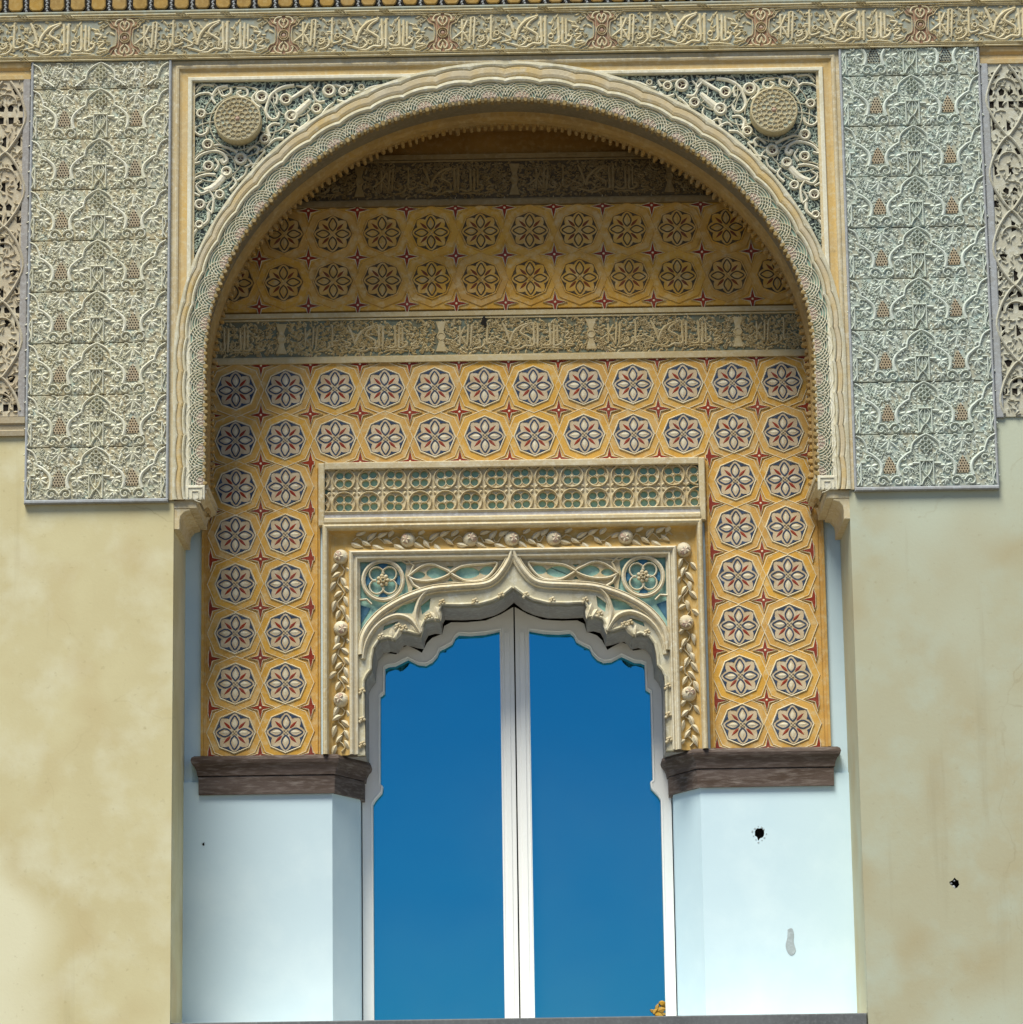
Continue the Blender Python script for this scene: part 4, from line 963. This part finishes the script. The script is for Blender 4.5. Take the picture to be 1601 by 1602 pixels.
for s, label in ((-1, 'tall carved stucco panel of scrolls and pine cones, warm grey, left of arch'), (1, 'tall carved stucco panel of scrolls and pine cones, cool grey-green, right of arch')):
    t = thing('carved_panel', label, 'relief panel', s * 650, 27, 6, 'carved stucco panels flanking the arch')
    mk = {'r': 'relief_left' if s < 0 else 'relief_right', 't': 'terracotta', 'h': 'hole'}; gk = 'panel_ground_left' if s < 0 else 'panel_ground_right'
    ME = {}
    for nm, b_, m_, vc in CE: ME.setdefault(nm, []).append((b_.mesh(nm, mk[m_]), m_, vc))
    H = 84.6
    for k in range(9):
        v0 = 29 + H * k; v1 = min(v0 + H, 752); vc = v0 + H / 2
        if k == 8: vc = v0 + (H / 2 if s > 0 else 2)          # lower half of a course shows on the right, upper half on the left
        cu = s * 650 + (-1.5 if s < 0 else 1.0) + RNG.uniform(-1, 1); dd = 6 + RNG.uniform(-.8, .8)
        mb = MB(); box(mb, -111, 111, v0 - vc + .6, v1 - vc - .6, -7, 0, .8)
        c_ = part('course_slab', mb.mesh('course_slab', gk), t, cu, vc, dd)
        for nm, b_, m_, _ in CE if k == 8 else ():
            m2 = MB(); m2.v = list(b_.v); m2.f = list(b_.f); m2.m = list(b_.m); clip(m2, (lambda x, y: y < v1 - vc) if s > 0 else (lambda x, y: y > 1))
            if len(m2.f) > 6: sub(nm, m2.mesh(nm, mk[m_]), c_, 0, 0, -.2, kind='stuff' if nm == 'leaf_filling' else None)
        if k < 8:
            for nm, L in ME.items():
                for me, m_, ev in L: sub(nm, me, c_, 0, 0, -.2, kind='stuff' if nm in ('leaf_filling', 'mesh_dots') else None)
    for e_ in (-1, 1):
        mb = MB(); box(mb, s * 650 + e_ * 111 - 2, s * 650 + e_ * 111 + 2, 24, 752, -2, 9.5, 1.5); at0('edge_strip', mb, 'lead_edge', t)
    mb = MB(); box(mb, s * 650 - 113, s * 650 + 113, 23, 29, -2, 10.5, 1.5); at0('foot_strip', mb, 'lead_edge', t)

# ================================================================== SIDE LATTICES
for s, label in ((-1, 'pierced stone lattice with dark openings at the far left edge'), (1, 'pierced stone lattice with dark openings at the far right edge')):
    t = thing('lattice_panel', label, 'lattice', s * 810, 140, 0, 'pierced lattices at the picture edges')
    base = 140 if s > 0 else 166
    HO = []
    rowsv = [(704, 0), (676, 1), (655, 2), (620, 3), (576, 0), (545, 3), (510, 1), (489, 2), (452, 3), (400, 0), (370, 3), (340, 1), (318, 2), (280, 3), (226, 0), (200, 1), (180, 2)]
    for v, k in rowsv:
        for u0 in (787, 819, 851):
            if k == 0: HO.append([(u0 + x, v + y) for x, y in ((-7, 5), (0, 7), (7, 5), (2, -5), (-2, -5))])
            elif k == 1: HO += [[(u0 + e_ * 9 + x, v + y) for x, y in ((-5, 2), (0, 7), (5, 3), (4, -5), (-3, -6))] for e_ in (-1, 1)]
            elif k == 2: HO += [[(u0 + e_ * 8 + x, v + y) for x, y in ((-4.5, 6), (4.5, 6), (4, -6), (-4, -5))] for e_ in (-1, 1)]
            else: HO.append([(u0 - 14 + x, v + y) for x, y in ((-3, 10), (4, 5), (2, 0), (5, -6), (-3, -10))] if u0 > 790 else [(u0 - 8 + x, v + y) for x, y in ((0, 10), (5, 4), (3, 0), (6, -6), (0, -9))])
    HO = [[(s * x, y) for x, y in h] for h in HO]
    mb = MB(); a, b2 = sorted((s * 770, s * 878)); pierced(mb, [(a, base), (b2, base), (b2, 726), (a, 726)], HO, 3, -8)
    at0('stone_web', mb, 'web_stone' if s < 0 else 'web_stone_cool', t)
    mb = MB(); box(mb, a, b2, base, 726, -2, .6); at0('dark_backing', mb, 'hole', t)
    mb = MB(); q = random.Random(5)
    for k in range(5):
        c_ = 690 - 124 * k
        for cx in (803, 866):
            for e_ in (-1, 1):
                ribbon(mb, [(s * (cx + e_ * x), y) for x, y in smooth([(0, c_ + 36), (10, c_ + 26), (24, c_ + 2), (32, c_ - 30), (22, c_ - 58), (8, c_ - 80), (0, c_ - 90)], 3) if base + 4 < y < 722], 5.5, 5, 2.8)
                ribbon(mb, [(s * (cx + e_ * x), y) for x, y in arc(0, c_ - 8, 17, 0, 90, 6) if base + 4 < y < 722] or [(s * cx, 300), (s * cx, 301)], 3, 4, 2.8)
    at0('interlace_ribs', mb, 'web_stone_cool' if s > 0 else 'web_stone', t)
    mb = MB()
    for _ in range(900):
        u, v = q.uniform(773, 874), q.uniform(base + 4, 720)
        if any(inside((s * u, v), h) for h in HO): continue
        leaf(mb, s * u, v, q.uniform(6, 10), 4.2, q.uniform(0, 6.28), 3.4, 2.8, 0, .3, 3)
    at0('leaf_relief', mb, 'web_stone' if s < 0 else 'web_stone_cool', t, kind='stuff')
    mb = MB(); box(mb, *sorted((s * 764, s * 776)), base - 2, 727, -2, 6, 1.5); at0('side_bar', mb, 'lead_edge' if s > 0 else 'stone_grey', t)
    mb = MB(); sweep(mb, [(s * 764, 724), (s * 1150, 724)] if s > 0 else [(-1150, 724), (-764, 724)], [(0, 0), (0, 6), (7, 6.5), (9, 2), (16, 1), (20, 6), (27, 8), (29, 2)], False); at0('gilt_lintel', mb, 'gold', t)
    if s < 0:
        mb = MB(); sweep(mb, [(-1150, 134), (-764, 134)], [(0, 0), (0, 6), (8, 7), (10, 4), (18, 5), (20, 8), (30, 8), (32, 0)], False); at0('foot_moulding', mb, 'terracotta', t)

# ================================================================== EAVES CORNICE
t = thing('scalloped_cornice', 'dark cornice with a row of small golden arched lobes at the very top', 'cornice', 0, 833, 4)
mb = MB(); box(mb, -1150, 1150, 832.5, 1150, -2, 4); at0('dark_ground', mb, 'hole', t)
mb = MB(); box(mb, -1150, 1150, 832.5, 837, 4, 9, 1.5); at0('teal_fillet', mb, 'frieze_ground', t)
LB = MB(); prism(LB, [(-11, 22), (-11.5, 6), (-9.5, 2), (-6, 0), (6, 0), (9.5, 2), (11.5, 6), (11, 22)], 0, 4, 1.5); LBM = LB.mesh('golden_lobe', 'lobe_gold')
CC = MB()
for k in range(6): dome(CC, (-1) ** k * .6, 2 + k * 3.4, 2.4, 4, 0, 7, 2)
CCM = CC.mesh('twisted_colonnette', 'lead_edge')
for k in range(-27, 28):
    part('golden_lobe', LBM, t, -193.5 + 33.6 * k + 8, 839.5, 4); part('twisted_colonnette', CCM, t, -193.5 + 33.6 * k + 24.8, 837.5, 4)

# ================================================================== GOLDEN REFLECTION in the glass, imitated by leaf shapes
t = thing('reflection_leaves', 'golden leaf shapes standing in for a reflection in the bottom right corner of the window', 'reflection', 214, -786, -302)
q = random.Random(8)
LM = []
for k in range(4):
    mb = MB(); leaf(mb, 0, 0, 9 + 1.5 * k, 5.5 + k, 0, 2.5, 0, 0, .25 - .12 * k, 5); LM.append(mb.mesh('leaf', 'reflection_gold'))
for k in range(34):
    x = q.uniform(0, 1); u = 207 + 23 * x; top = -770 + 34 * x ** 1.8
    part('leaf', LM[k % 4], t, u - 4, q.uniform(-786, top), -309 + q.uniform(0, 9), rot=q.uniform(0, 6.28)).rotation_euler.x = q.uniform(-.5, .5)
